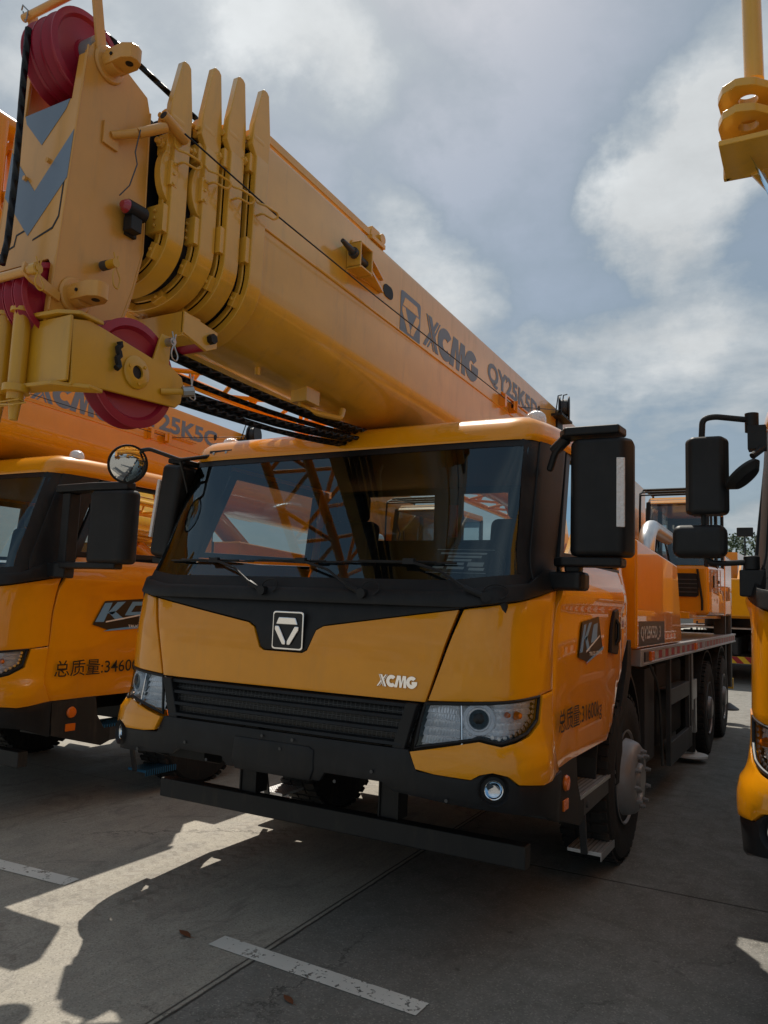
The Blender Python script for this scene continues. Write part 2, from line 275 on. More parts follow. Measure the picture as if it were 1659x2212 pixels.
# ------------------------------------------------------------------ mesh helpers
class MB:
    def __init__(s): s.v = []; s.f = []; s.uv = None
    def add(s, vs, fs):
        k = len(s.v); s.v += [tuple(v) for v in vs]; s.f += [tuple(i + k for i in q) for q in fs]; return s
    def box(s, a, b, rot=None, c=None):
        x0, y0, z0 = a; x1, y1, z1 = b
        vs = [Vector(p) for p in ((x0,y0,z0),(x1,y0,z0),(x1,y1,z0),(x0,y1,z0),(x0,y0,z1),(x1,y0,z1),(x1,y1,z1),(x0,y1,z1))]
        if rot is not None:
            c = Vector(c) if c is not None else sum(vs, Vector())/8
            vs = [c + rot @ (v - c) for v in vs]
        return s.add(vs, [(0,3,2,1),(4,5,6,7),(0,1,5,4),(1,2,6,5),(2,3,7,6),(3,0,4,7)])
    def prism(s, poly, ax, a, b, holes=None):
        # poly in the two other axes (in x,y,z order), extruded along ax from a to b
        def P(q, h):
            q = list(q); q.insert(ax, h); return q
        n = len(poly); area = sum(poly[i][0]*poly[(i+1)%n][1] - poly[(i+1)%n][0]*poly[i][1] for i in range(n))
        if (area > 0) == (ax == 1): poly = poly[::-1]
        vs = [P(q, a) for q in poly] + [P(q, b) for q in poly]
        fs = [tuple(range(n))[::-1], tuple(range(n, 2*n))] if b > a else [tuple(range(n)), tuple(range(n, 2*n))[::-1]]
        for i in range(n):
            j = (i+1) % n
            fs.append((i, j, n+j, n+i) if b > a else (j, i, n+i, n+j))
        return s.add(vs, fs)
    def tube(s, p0, p1, r, n=16, r2=None, cap=True):
        p0, p1 = Vector(p0), Vector(p1); r2 = r if r2 is None else r2
        d = (p1 - p0).normalized(); a = d.orthogonal().normalized(); b = d.cross(a)
        vs = []
        for p, q in ((p0, r), (p1, r2)):
            for i in range(n):
                t = 2*math.pi*i/n; vs.append(p + q*(a*math.cos(t) + b*math.sin(t)))
        fs = [(i, (i+1) % n, n + (i+1) % n, n+i) for i in range(n)]
        if cap: fs += [tuple(range(n))[::-1], tuple(range(n, 2*n))]
        return s.add(vs, fs)
    def path(s, pts, r, n=10, sm=0, closed=False):
        pts = [Vector(p) for p in pts]
        if sm:
            q = [pts[0]]
            for i in range(1, len(pts)-1):
                a, b, c = pts[i-1], pts[i], pts[i+1]
                l = min((b-a).length, (c-b).length, sm)
                s0 = b + (a-b).normalized()*l*.5*1.0; s1 = b + (c-b).normalized()*l*.5
                for k in range(6):
                    t = k/5; q.append(s0*(1-t)**2 + b*2*t*(1-t) + s1*t*t)
            q.append(pts[-1]); pts = q
        vs = []; N = len(pts); a = None
        for i, p in enumerate(pts):
            d = (pts[min(i+1, N-1)] - pts[max(i-1, 0)])
            if closed: d = pts[(i+1) % N] - pts[i-1]
            d.normalize()
            a = d.orthogonal().normalized() if a is None else (a - d*a.dot(d)).normalized()
            b = d.cross(a)
            for k in range(n):
                t = 2*math.pi*k/n; vs.append(p + r*(a*math.cos(t) + b*math.sin(t)))
        fs = [(i*n+k, i*n+(k+1) % n, ((i+1) % N)*n+(k+1) % n, ((i+1) % N)*n+k) for i in range(N if closed else N-1) for k in range(n)]
        if not closed: fs += [tuple(range(n))[::-1], tuple(range((N-1)*n, N*n))]
        return s.add(vs, fs)
    def lathe(s, prof, c, axis, n=32, scale=None):
        c = Vector(c); d = Vector(axis).normalized(); a = d.orthogonal().normalized(); b = d.cross(a); vs = []
        for r_, h in prof:
            for k in range(n):
                t = 2*math.pi*k/n; vs.append(c + d*h + r_*(a*math.cos(t) + b*math.sin(t)))
        m = len(prof); fs = [(i*n+k, i*n+(k+1) % n, (i+1)*n+(k+1) % n, (i+1)*n+k) for i in range(m-1) for k in range(n)]
        if prof[0][0] > 1e-4: fs.append(tuple(range(n))[::-1])
        if prof[-1][0] > 1e-4: fs.append(tuple(range((m-1)*n, m*n)))
        return s.add(vs, fs)
    def shear(s, k0=0):
        s.v = [(x, y, z + BS*(-(y+1.2))) for x, y, z in s.v[k0:]] if not k0 else s.v; return s
    def move(s, d): s.v = [(x+d[0], y+d[1], z+d[2]) for x, y, z in s.v]; return s
    def mirror(s):
        s.v = [(-x, y, z) for x, y, z in s.v]; s.f = [q[::-1] for q in s.f]; return s
    def split(s, name, m, parent=None, per=1, **k):
        # one object per piece: connected components, taken per at a time
        par = list(range(len(s.v)))
        def find(a):
            while par[a] != a: par[a] = par[par[a]]; a = par[a]
            return a
        for q in s.f:
            for i in q[1:]: par[find(i)] = find(q[0])
        comp = {}
        for q in s.f: comp.setdefault(find(q[0]), []).append(q)
        cs = list(comp.values()); out = []
        for i in range(0, len(cs), per):
            fs = [q for c_ in cs[i:i+per] for q in c_]; ids = sorted({a for q in fs for a in q}); mp_ = {a: j for j, a in enumerate(ids)}
            m2_ = MB(); m2_.v = [s.v[a] for a in ids]; m2_.f = [tuple(mp_[a] for a in q) for q in fs]; out.append(m2_.build(name, m, parent, **k))
        return out
    def build(s, name, m, parent=None, bevel=0, smooth=35, seg=2, **props):
        me = bpy.data.meshes.new(name); me.from_pydata(s.v, [], s.f)
        bm = bmesh.new(); bm.from_mesh(me)
        bmesh.ops.remove_doubles(bm, verts=bm.verts, dist=1e-5); bmesh.ops.recalc_face_normals(bm, faces=bm.faces)
        bm.to_mesh(me); bm.free()
        return link(name, me, m, parent, bevel, smooth, seg, **props)
def link(name, me, m, parent=None, bevel=0, smooth=35, seg=2, **props):
    me.materials.append(M[m] if isinstance(m, str) else m)
    if smooth:
        me.shade_smooth() if hasattr(me, 'shade_smooth') else me.polygons.foreach_set('use_smooth', [True]*len(me.polygons))
        me.set_sharp_from_angle(angle=R(smooth))
    o = bpy.data.objects.new(name, me); col.objects.link(o)
    if parent: o.parent = parent
    if bevel:
        b = o.modifiers.new('bevel', 'BEVEL'); b.width = bevel; b.segments = seg; b.limit_method = 'ANGLE'; b.angle_limit = R(40); b.harden_normals = True
    for k, v in props.items(): o[k] = v
    return o
def thing(name, label, cat, loc=(0, 0, 0), rz=0, group=None):
    o = bpy.data.objects.new(name, None); col.objects.link(o); o.location = loc; o.rotation_euler = (0, 0, rz)
    o['label'] = label; o['category'] = cat
    if group: o['group'] = group
    return o
def rrect(x0, y0, x1, y1, rr, n=5):
    o = []
    for cx, cy, a in ((x1-rr, y1-rr, 0), (x0+rr, y1-rr, 90), (x0+rr, y0+rr, 180), (x1-rr, y0+rr, 270)):
        for k in range(n+1):
            t = R(a + 90*k/n); o.append((cx + rr*math.cos(t), cy + rr*math.sin(t)))
    return o
def subpart(a, b):
    if isinstance(b, list): return [subpart(a, q) for q in b]
    b.parent = a; b.matrix_parent_inverse = Matrix(); return b

# ------------------------------------------------------------------ cab skin  S(s, z)
PP = [(0,-.44),(.3,-.44),(.6,-.435),(.85,-.42),(1.02,-.39),(1.14,-.32),(1.2,-.19),(1.23,0),(1.245,.3),(1.25,1.0),(1.25,1.8)]
def _cr(P, n=12):
    Q = [(-P[1][0], P[1][1])] + P + [(2*P[-1][0]-P[-2][0], 2*P[-1][1]-P[-2][1])]; o = []
    for i in range(1, len(Q)-2):
        a, b, c, d = Q[i-1:i+3]
        for k in range(n):
            t = k/n
            o.append(tuple(.5*(2*b[j]+(c[j]-a[j])*t+(2*a[j]-5*b[j]+4*c[j]-d[j])*t*t+(3*b[j]-a[j]-3*c[j]+d[j])*t**3) for j in (0, 1)))
    o.append(P[-1]); return o
_D = _cr(PP); _L = [0]
for i in range(1, len(_D)): _L.append(_L[-1] + math.dist(_D[i], _D[i-1]))
def interp(x, xs, ys):
    if x <= xs[0]: return ys[0]
    if x >= xs[-1]: return ys[-1]
    for i in range(len(xs)-1):
        if x <= xs[i+1]: return ys[i] + (ys[i+1]-ys[i])*(x-xs[i])/(xs[i+1]-xs[i])
_X = [d[0] for d in _D]; _Y = [d[1] for d in _D]
ZZ = [.45, .8, 1.0, 1.2, 1.45, 1.62, 2.55, 2.62]; YY = [.0, -.03, -.03, -.01, 0, .03, .39, .44]
WZ = [.45, .8, .95, 1.1, 1.45, 1.70, 1.86, 2.55, 2.62]; WW = [1.035, 1.035, 1.025, 1.005, 1, 1, .975, .95, .935]
def S(s, z, off=0.):
    def q(s):
        a = abs(s); x = interp(a, _L, _X); y = interp(a, _L, _Y)
        k = max(0, min(1, 1-(y-.0)/1.0))
        wd = interp(z, WZ, WW)
        if wd > 1: wd = 1 + (wd-1)*max(0, min(1, 1-(y+.1)/.5))
        b = interp(z, [1.7, 2.5], [0, .85])
        if y < -.31: y = y + (-.31 - y)*b
        return Vector((math.copysign(x, s)*wd, y + interp(z, ZZ, YY)*k, z))
    p = q(s)
    if off:
        t = q(s + 1e-3) - q(s - 1e-3); zz = Vector((0, 0, 1))
        n = t.cross(zz); n.z = 0; n.normalize(); p = p + n*off
    return p
def Y2S(y): return interp(y, _Y[24:], _L[24:])      # side: depth to arc length
def patch(name, poly, m, parent, off=0., th=.02, sx=.06, sz=.06, bevel=.004, mirror=False, bulge=None, both=False, **props):
    if mirror: poly = [(-a, b) for a, b in poly][::-1]
    bm = bmesh.new(); bm.faces.new([bm.verts.new((a, b, 0)) for a, b in poly])
    a0, a1 = min(p[0] for p in poly), max(p[0] for p in poly); b0, b1 = min(p[1] for p in poly), max(p[1] for p in poly)
    for lo, hi, st, ax in ((a0, a1, sx, 0), (b0, b1, sz, 1)):
        k = math.ceil((hi-lo)/st)
        for i in range(1, k):
            co = [0, 0, 0]; co[ax] = lo + (hi-lo)*i/k; no = [0, 0, 0]; no[ax] = 1
            bmesh.ops.bisect_plane(bm, geom=bm.verts[:]+bm.edges[:]+bm.faces[:], plane_co=co, plane_no=no)
    bmesh.ops.triangulate(bm, faces=[q for q in bm.faces if len(q.verts) > 4])
    for v in bm.verts:
        s_, z_ = v.co.x, v.co.y
        v.co = S(s_, z_, off + (bulge(s_, z_) if bulge else 0))
    bmesh.ops.recalc_face_normals(bm, faces=bm.faces)
    # make normals point outwards
    fs = bm.faces[:]; c = sum((q.calc_center_median() for q in fs), Vector())/len(fs)
    k = sum(1 if q.normal.dot(q.calc_center_median() - Vector((0, 1.0, q.calc_center_median().z))) > 0 else -1 for q in fs)
    if k < 0: bmesh.ops.reverse_faces(bm, faces=fs)
    me = bpy.data.meshes.new(name); bm.to_mesh(me); bm.free()
    o = link(name, me, m, parent, 0, 40, **props)
    if th:
        sd = o.modifiers.new('solid', 'SOLIDIFY'); sd.thickness = th; sd.offset = -1
        if bevel:
            b = o.modifiers.new('bevel', 'BEVEL'); b.width = bevel; b.segments = 2; b.limit_method = 'ANGLE'; b.angle_limit = R(50)
    return o

# ------------------------------------------------------------------ lettering
def text_mesh(s, h, bold=.0, ext=.001, sx=1.):
    c = bpy.data.curves.new('lettering', 'FONT'); c.body = s; c.size = 1; c.offset = bold; c.extrude = 0; c.resolution_u = 3
    o = bpy.data.objects.new('lettering', c); col.objects.link(o)
    dg = bpy.context.evaluated_depsgraph_get(); me = bpy.data.meshes.new_from_object(o.evaluated_get(dg))
    bpy.data.objects.remove(o); bpy.data.curves.remove(c)
    xs = [v.co.x for v in me.vertices]; ys = [v.co.y for v in me.vertices]
    if not xs: return [], [], 0
    a0, b0, H = min(xs), min(ys), max(ys)-min(ys)
    k = h/H; vs = [((v.co.x-a0)*k*sx, (v.co.y-b0)*k) for v in me.vertices]; fs = [tuple(q.vertices) for q in me.polygons]
    return vs, fs, (max(xs)-a0)*k*sx
def arc(cx, cy, r0, r1, a0, a1, n=14, sy=1.):
    o = [(cx + r1*math.cos(R(a0+(a1-a0)*i/n)), cy + sy*r1*math.sin(R(a0+(a1-a0)*i/n))) for i in range(n+1)]
    return o + [(cx + r0*math.cos(R(a1-(a1-a0)*i/n)), cy + sy*r0*math.sin(R(a1-(a1-a0)*i/n))) for i in range(n+1)]
# the maker's wordmark drawn as polygons, 4 units wide, 1 high, leaning a little
XCMG = [[(.30,1),(.52,1),(1.02,0),(.80,0)], [(.16,1),(.24,1),(.74,0),(.66,0)], [(.86,1),(1.0,1),(.70,.60),(.62,.72)], [(1.06,1),(1.12,1),(.78,.50),(.74,.55)],
        [(.0,0),(.16,0),(.50,.40),(.42,.55)], [(.26,0),(.32,0),(.58,.30),(.54,.38)],
        arc(1.50, .5, .20, .54, 42, 318, 16, .95),
        [(1.80,0),(2.10,0),(2.24,.62),(2.27,.62),(2.32,0),(2.54,0),(2.68,.62),(2.71,.62),(2.72,0),(3.02,0),(2.96,1),(2.62,1),(2.50,.45),(2.42,1),(2.06,1)],
        arc(3.52, .5, .20, .54, 40, 325, 16, .95), [(3.52,.58),(4.08,.58),(4.06,.34),(3.96,.18),(3.76,.30),(3.52,.34)]]
EMB_OUT = rrect(-.5, -.62, .5, .62, .09)
EMB = [[(-.30,.46),(.30,.46),(.40,.20),(-.40,.20)], [(-.43,.16),(-.28,.16),(-.02,-.36),(-.02,-.50),(-.14,-.50),(-.43,.02)], [(.43,.16),(.28,.16),(.02,-.36),(.02,-.50),(.14,-.50),(.43,.02)]]
def flat(mb, polys, to3, th, sc=1., o=(0, 0), wid=1.):
    """polygons given in a plane, to3(a, b, d) -> point; extruded by th"""
    for p in polys:
        p = [(o[0] + a*sc*wid, o[1] + b*sc) for a, b in p]; n = len(p)
        area = sum(p[i][0]*p[(i+1) % n][1]-p[(i+1) % n][0]*p[i][1] for i in range(n))
        if area < 0: p = p[::-1]
        vs = [to3(a, b, th) for a, b in p] + [to3(a, b, 0) for a, b in p]
        mb.add(vs, [tuple(range(n)), tuple(range(n, 2*n))[::-1]] + [(i, n+i, n+(i+1) % n, (i+1) % n) for i in range(n)])
    return mb
def flat_text(mb, s, h, to3, th, o=(0, 0), bold=0., sx=1., width=None):
    vs, fs, wd = text_mesh(s, h, bold, sx=sx)
    if width: vs = [(a*width/wd, b) for a, b in vs]
    mb.add([to3(o[0]+a, o[1]+b, th) for a, b in vs], fs); return wd
def side_to3(X): return lambda a, b, d: (X + d, a, b)
def boom_to3(X): return lambda a, b, d: (X + d, a, b - BS*(a+1.2))
def skin_to3(off): return lambda a, b, d: tuple(S(a, b, off + d))
BS = .033; MODEL_SX = 1.32; MASS_SX = 1.0
# ------------------------------------------------------------------ boom
def sh(mb): mb.v = [(x, y, z - BS*(y+1.2)) for x, y, z in mb.v]; return mb
def uprof(w_, top, zs, zb, n=14, rc=.03):
    p = [(w_-rc, top), (w_-rc*.3, top-rc*.3), (w_, top-rc)]
    for i in range(n+1):
        t = math.pi/2*i/n; p.append((w_*math.cos(t)**.92 if i < n else 0, zs-(zs-zb)*math.sin(t)**.96 if i else zs))
    return p + [(-a, b) for a, b in p[::-1][1:]]
SEC = [(.31, 3.60, 2.96, 2.70, -1.22), (.28, 3.555, 2.97, 2.745, -1.345), (.25, 3.515, 2.98, 2.775, -1.46), (.22, 3.48, 2.98, 2.80, -1.60), (.175, 3.44, 2.97, 2.80, -1.74)]
def build_boom(root, var):
    P = lambda n, mb, m='boom', bv=.004, **k: sh(mb).build(n, m, root, bevel=bv, **k)
    for i, (w_, top, zs, zb, y) in enumerate(SEC):
        mb = MB(); y1 = 7.4 if i == 0 else SEC[i-1][4] + .5
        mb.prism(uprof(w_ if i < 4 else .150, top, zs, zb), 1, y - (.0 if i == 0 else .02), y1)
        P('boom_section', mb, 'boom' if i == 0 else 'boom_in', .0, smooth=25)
    # collar on the front end of each section
    FT = (.03, .06, .07, .045)
    for i in range(4):
        w_, top, zs, zb, y = SEC[i]
        o = uprof(w_+.028, top-.10, zs, zb-.03); q = uprof(w_+.001, top-.10, zs, zb-.001)
        mb = MB(); k = len(o)
        yf, yb = y-.056, y+.028
        for prof in (o, q):
            pass
        vs = [(a, yf, b) for a, b in o] + [(a, yf, b) for a, b in q] + [(a, yb, b) for a, b in o] + [(a, yb, b) for a, b in q]
        fs = []
        for j in range(k-1):
            fs += [(j, j+1, k+j+1, k+j), (2*k+j+1, 2*k+j, 3*k+j, 3*k+j+1), (j+1, j, 2*k+j, 2*k+j+1)]
        fs += [(0, k, 3*k, 2*k), (k-1, 3*k-1, 4*k-1, 2*k-1)]
        mb.add(vs, fs)
        ib = -.010
        vs = [(a, yf+ib, b) for a, b in uprof(w_-.004, top-.14, zs, zb+.004)] ; inner = uprof(w_-.03, top-.14, zs, zb+.03)
        vs += [(a, yf+ib, b) for a, b in inner] + [(a, yf, b) for a, b in uprof(w_-.004, top-.14, zs, zb+.004)] + [(a, yf, b) for a, b in inner]
        fs = []
        for j in range(k-1):
            fs += [(j, j+1, k+j+1, k+j), (2*k+j+1, 2*k+j, 3*k+j, 3*k+j+1), (j+1, j, 2*k+j, 2*k+j+1), (k+j, k+j+1, 3*k+j+1, 3*k+j)]
        fs += [(0, k, 3*k, 2*k), (k-1, 3*k-1, 4*k-1, 2*k-1)]
        mb.add(vs, fs)
        for sx in (1, -1):
            X0, X1 = sx*(w_-.004), sx*(w_+.026)
            mb.prism([(y-.048, 3.10), (y+.030, 3.10), (y+.030, top+.0), (y+.006, top+.150+FT[i]), (y-.008, top+.160+FT[i]), (y-.030, top+.160+FT[i]), (y-.040, top+.150+FT[i]), (y-.082, top+.0), (y-.085, top-.09), (y-.050, top-.14)], 0, X0, X1)
        c = P('boom_collar', mb, 'boom', .004)
        for sx in (1, -1):                       # cylinder bosses, bolts and clamp blocks beside the fin
            mb = MB(); bx = sx*(w_-.012); bz = top-.055
            mb.tube((bx, y-.078, bz), (bx, y-.01, bz), .040, 20)
            mb.tube((bx-.018, y-.092, bz+.012), (bx-.018, y-.07, bz+.012), .011, 8)
            mb.tube((bx+.014, y-.092, bz-.008), (bx+.014, y-.07, bz-.008), .012, 8)
            mb.box((bx-.026, y-.082, bz-.15), (bx+.026, y-.03, bz-.07))
            mb.tube((bx, y-.115, bz-.11), (bx, y-.08, bz-.11), .012, 8); mb.tube((bx, y-.098, bz-.11), (bx, y-.082, bz-.11), .020, 6)
            subpart(c, sh(mb).build('clamp', 'boom', root, bevel=.003))
        n = 9                                     # wear pad blocks along the lower edge
        pads = []
        for sx in (1, -1):
            mb = MB(); pads.append(mb); mb.box((min(sx*(w_-.07), sx*(w_+.012)), y-.082, 2.99-.01*i), (max(sx*(w_-.07), sx*(w_+.020)), y-.012, 3.10-.01*i))
            for dz in (-.03, .03, .0): mb.tube((sx*(w_-.02), y-.092, 3.045+dz-.01*i), (sx*(w_-.02), y-.08, 3.045+dz-.01*i), .007, 8)
        for j in (-3, -1, 1, 3):
            mb = MB(); pads.append(mb); t = math.pi/2*(1-abs(j)/4.2); xx = (w_-.008)*math.cos(t); zz = zs-(zs-zb)*math.sin(t)+.008
            if j < 0: xx = -xx
            rot = Matrix.Rotation(-math.copysign(math.pi/2-t, xx), 3, 'Y')
            mb.box((xx-.030, y-.084, zz-.034), (xx+.030, y-.04, zz-.004), rot)
            mb.tube((xx, y-.092, zz-.018), (xx, y-.075, zz-.018), .008, 8)
        for mb in pads: subpart(c, sh(mb).build('wear_pad', 'boom', root, bevel=.003))
        if i >= 0:                                # wire guide loop
            mb = MB(); X = w_+.03; z = 3.28-.012*(3-i); yy = y-.02
            mb.path([(X, yy-.04, z+.035), (X+.015, yy-.035, z+.01), (X+.045, yy-.02, z), (X+.055, yy+.05, z-.0), (X+.052, yy+.062, z-.013), (X+.04, yy+.05, z-.028), (X+.03, yy-.015, z-.03), (X, yy-.015, z-.032)], .0048, 8, sm=.02)
            subpart(c, sh(mb).build('wire_guide', 'boom', root))
    # rub discs beside the two innermost collars
    for i in (2, 3):
        w_, top, zs, zb, y = SEC[i]; mb = MB()
        pts = [( -.07*math.sin(R(a))*1.0, .115*math.cos(R(a))) for a in range(0, 181, 15)]
        mb.prism([(y-.035+a, 3.20+b) for a, b in pts], 0, w_-.02, w_+.012)
        mb.box((w_-.005, y-.068, 3.15), (w_+.030, y-.03, 3.25))
        for dz in (-.05, 0, .05): mb.tube((w_+.02, y-.05, 3.20+dz*.8), (w_+.036, y-.05, 3.20+dz*.8), .007, 8)
        P('rub_plate', mb)
    # weld seam, slot holes and brackets on the base section
    W0 = .31
    mb = MB(); mb.tube((W0+.001, -1.2, 3.205), (W0+.001, 5., 3.205), .006, 8); mb.tube((-W0-.001, -1.2, 3.205), (-W0-.001, 5., 3.205), .006, 8)
    P('weld_bead', mb, bv=0)
    mb = MB(); mb.prism([(-.055+a, 3.375+b) for a, b in rrect(-.055, -.036, .055, .036, .034)], 0, W0-.004, W0+.004); P('slot_hole', mb, 'black', 0)
    mb = MB(); mb.prism([(2.66+a, 3.44+b) for a, b in rrect(-.02, -.03, .02, .03, .019)], 0, W0-.004, W0+.004); P('slot_hole', mb, 'black', 0)
    mb = MB()
    mb.prism([(-.50, 3.36), (-.46, 3.49), (-.37, 3.49), (-.14, 3.385), (-.14, 3.345), (-.50, 3.30)], 0, W0, W0+.008)
    for zz in (3.315, 3.44): mb.box((W0, -.50, zz), (W0+.085, -.37, zz+.012))
    mb.box((W0, -.50, 3.31), (W0+.085, -.488, 3.45)); mb.box((W0, -.385, 3.31), (W0+.085, -.372, 3.45))
    mb.prism([(W0, -.372), (W0+.085, -.372), (W0+.02, -.14), (W0, -.14)], 2, 3.33, 3.345); mb.prism([(W0, -.372), (W0+.085, -.372), (W0+.02, -.14), (W0, -.14)], 2, 3.40, 3.412)
    b = P('jib_bracket', mb)
    mb = MB(); mb.tube((W0+.05, -.62, 3.40), (W0+.05, -.49, 3.385), .011, 12, .021); mb.tube((W0+.05, -.52, 3.388), (W0+.05, -.47, 3.38), .027, 16)
    mb.tube((W0+.045, -.45, 3.38), (W0+.045, -.38, 3.38), .02, 12)
    subpart(b, sh(mb).build('pin', 'darkgrey', root))
    mb = MB(); mb.box((.24, -1.17, 3.625), (.285, -.16, 3.665)); mb.box((.22, -.25, 3.60), (.31, -.10, 3.625)); mb.prism([(-.24, 3.61), (-.22, 3.69), (-.14, 3.69), (-.08, 3.65), (-.09, 3.60)], 0, .235, .29)
    mb.tube((.22, -.13, 3.65), (.31, -.13, 3.65), .03, 12)
    t = P('telescope_rod', mb, 'boom', .003)
    # cable pulley bracket and cable reel
    mb = MB(); mb.box((W0, 1.70, 3.205), (W0+.05, 1.74, 3.30)); mb.box((W0, 1.92, 3.205), (W0+.07, 1.93, 3.30)); mb.box((W0+.02, 1.68, 3.295), (W0+.04, 2.35, 3.307))
    mb.box((W0+.05, 1.88, 3.22), (W0+.056, 1.97, 3.29)); P('cable_bracket', mb, 'paint_orange', .002)
    mb = MB(); mb.tube((W0+.02, 1.93, 3.262), (W0+.05, 1.93, 3.262), .018, 12); P('pulley', mb, 'black', 0)
    mb = MB(); cx, cy, cz = .36, 3.25, 3.60
    mb.lathe([(.11, -.05), (.115, -.045), (.115, -.035), (.05, -.03), (.05, .03), (.115, .035), (.115, .045), (.11, .05)], (cx, cy, cz), (1, .25, 0), 28)
    rl = P('cable_reel', mb, 'black', 0)
    mb = MB(); mb.lathe([(.085, -.029), (.088, 0), (.085, .029)], (cx, cy, cz), (1, .25, 0), 28); subpart(rl, sh(mb).build('cable_coil', 'darkgrey', root))
    mb = MB(); mb.path([(cx-.02, cy-.20, cz-.09), (cx-.02, cy-.13, cz+.09), (cx-.02, cy-.02, cz+.13)], .006, 6); mb.path([(cx+.03, cy-.20, cz-.09), (cx+.03, cy-.13, cz+.09), (cx+.03, cy-.02, cz+.13)], .006, 6)
    mb.box((cx-.06, cy-.24, cz-.12), (cx+.05, cy+.1, cz-.10)); mb.box((W0-.02, cy-.1, cz-.2), (W0+.02, cy+.06, cz-.1)); subpart(rl, sh(mb).build('reel_frame', 'black', root))
    mb = MB(); mb.path([(.30, -1.66, 3.345), (.385, -1.17, 3.24), (.375, -.3, 3.24), (.355, 1.9, 3.262)], .0035, 6); mb.path([(.355, 1.94, 3.262), (.37, 3.15, 3.56)], .0035, 6)
    P('length_cable', mb, 'rope', 0)
    # underside rails, small brackets and the bent hook
    mb = MB(); mb.box((-.22, -1.1, 2.72), (-.13, 4, 2.745)); mb.box((-.30, -1.1, 2.79), (-.25, 4, 2.81)); P('underside_rail', mb)
    mb = MB(); mb.box((.02, -.52, 2.64), (.12, -.40, 2.72)); mb.path([(.06, -.50, 2.63), (.09, -.40, 2.61), (.12, -.19, 2.63), (.12, -.17, 2.69)], .016, 10, sm=.05)
    P('rope_hook', mb, 'boom', .003)
    mb = MB(); mb.tube((.07, -.86, 2.67), (.07, -.86, 2.71), .014, 8); P('stud', mb, 'boom', 0)
    # red roller on its carrier below the collars
    mb = MB(); mb.box((-.20, -1.50, 2.62), (.20, -1.40, 2.72)); mb.prism([(-1.50, 2.72), (-1.50, 2.63), (-1.36, 2.60), (-1.30, 2.63), (-1.30, 2.70)], 0, .19, .205); mb.prism([(-1.50, 2.72), (-1.50, 2.63), (-1.36, 2.60), (-1.30, 2.63), (-1.30, 2.70)], 0, -.205, -.19)
    rc = P('roller_carrier', mb, 'boom', .003)
    mb = MB(); mb.tube((-.188, -1.36, 2.64), (.188, -1.36, 2.64), .035, 20); subpart(rc, sh(mb).build('roller', 'red', root))
    mb = MB(); mb.tube((.2, -1.345, 2.655), (.23, -1.345, 2.655), .021, 6); subpart(rc, sh(mb).build('bolt', 'black', root))
    # ---- lettering on the side plate
    T = boom_to3(W0+.0005)
    mb = MB()
    flat(mb, [EMB_OUT], T, .0015, .205, (.225, 3.33), 1.25)
    mm = var.get('lettercol', 'decal')
    lg = mb.build('emblem_decal', mm, root)
    mb = MB(); flat(mb, EMB, T, .0028, .205, (.225, 3.33), 1.25); subpart(lg, mb.build('emblem_shape', 'boom', root))
    mb = MB(); flat(mb, XCMG, T, .0015, .205, (.40, 3.235), 1.05); mb.build('maker_lettering', mm, root)
    mb = MB(); flat_text(mb, var.get('model', 'QY25K5D'), .175, T, .0015, (1.46, 3.31), .035, width=1.17); mb.build('model_lettering', mm, root)
    # ---- boom head
    side = [(-2.018, 3.51), (-1.985, 3.565), (-1.93, 3.575), (-1.735, 3.50), (-1.715, 3.44), (-1.70, 2.86), (-1.735, 2.70), (-1.775, 2.57), (-2.084, 2.48)]
    # the head is given in world heights: undo the shear
    side = [(a, b + BS*(a+1.2)) for a, b in side]
    mb = MB()
    for sx in (1, -1):
        mb.prism(side, 0, sx*.153, sx*.168)
        mb.path([(sx*.1685, -2.022+.004, 3.50), (sx*.1685, -2.052, 2.98), (sx*.1685, -2.082, 2.50)], .004, 6); mb.path([(sx*.1685, -1.716, 3.43), (sx*.1685, -1.702, 2.87), (sx*.1685, -1.737, 2.71), (sx*.1685, -1.778, 2.58)], .004, 6)
    hd = P('boom_head', mb, 'headpaint', .004)
    def front(y, z): return y
    mb = MB()
    def plate(poly, ya=0.):                      # polygon on the sloping front of the head (x,z)
        fy = lambda z: (-2.02-(3.5-z)*.062)
        n = len(poly); vs = [(a, fy(b)-ya, b) for a, b in poly] + [(a, fy(b)-ya+.012, b) for a, b in poly]
        mb.add(vs, [tuple(range(n)), tuple(range(n, 2*n))[::-1]] + [(i, n+i, n+(i+1) % n, (i+1) % n) for i in range(n)])
    plate([(-.167, 3.47), (-.167, 3.26), (-.167, 2.69), (.167, 2.69), (.167, 3.27), (.167, 3.47), (.13, 3.47), (.125, 3.30), (-.125, 3.30), (-.13, 3.47)], .002)
    plate([(-.167, 2.70), (-.167, 2.45), (-.15, 2.45), (-.148, 2.67), (-.13, 2.69)], .004); plate([(.167, 2.70), (.13, 2.69), (.145, 2.67), (.15, 2.45), (.167, 2.45)], .004)
    subpart(hd, sh(mb).build('front_plate', 'headpaint', root, bevel=.003))
    mb = MB(); mb.box((-.165, -1.80, 2.60), (.165, -1.78, 3.45)); mb.box((-.165, -1.98, 2.98), (.165, -1.80, 3.0)); mb.box((-.165, -2.0, 2.70), (.165, -1.8, 2.715))
    subpart(hd, sh(mb).build('inner_bulkhead', 'headpaint', root))
    # fold-back flap on the front: thin raised panel outline
    mb = MB()
    def fy(z): return (-2.02-(3.5-z)*.062) - .002
    Tf = lambda a, b, d: (a, fy(b)-d, b)
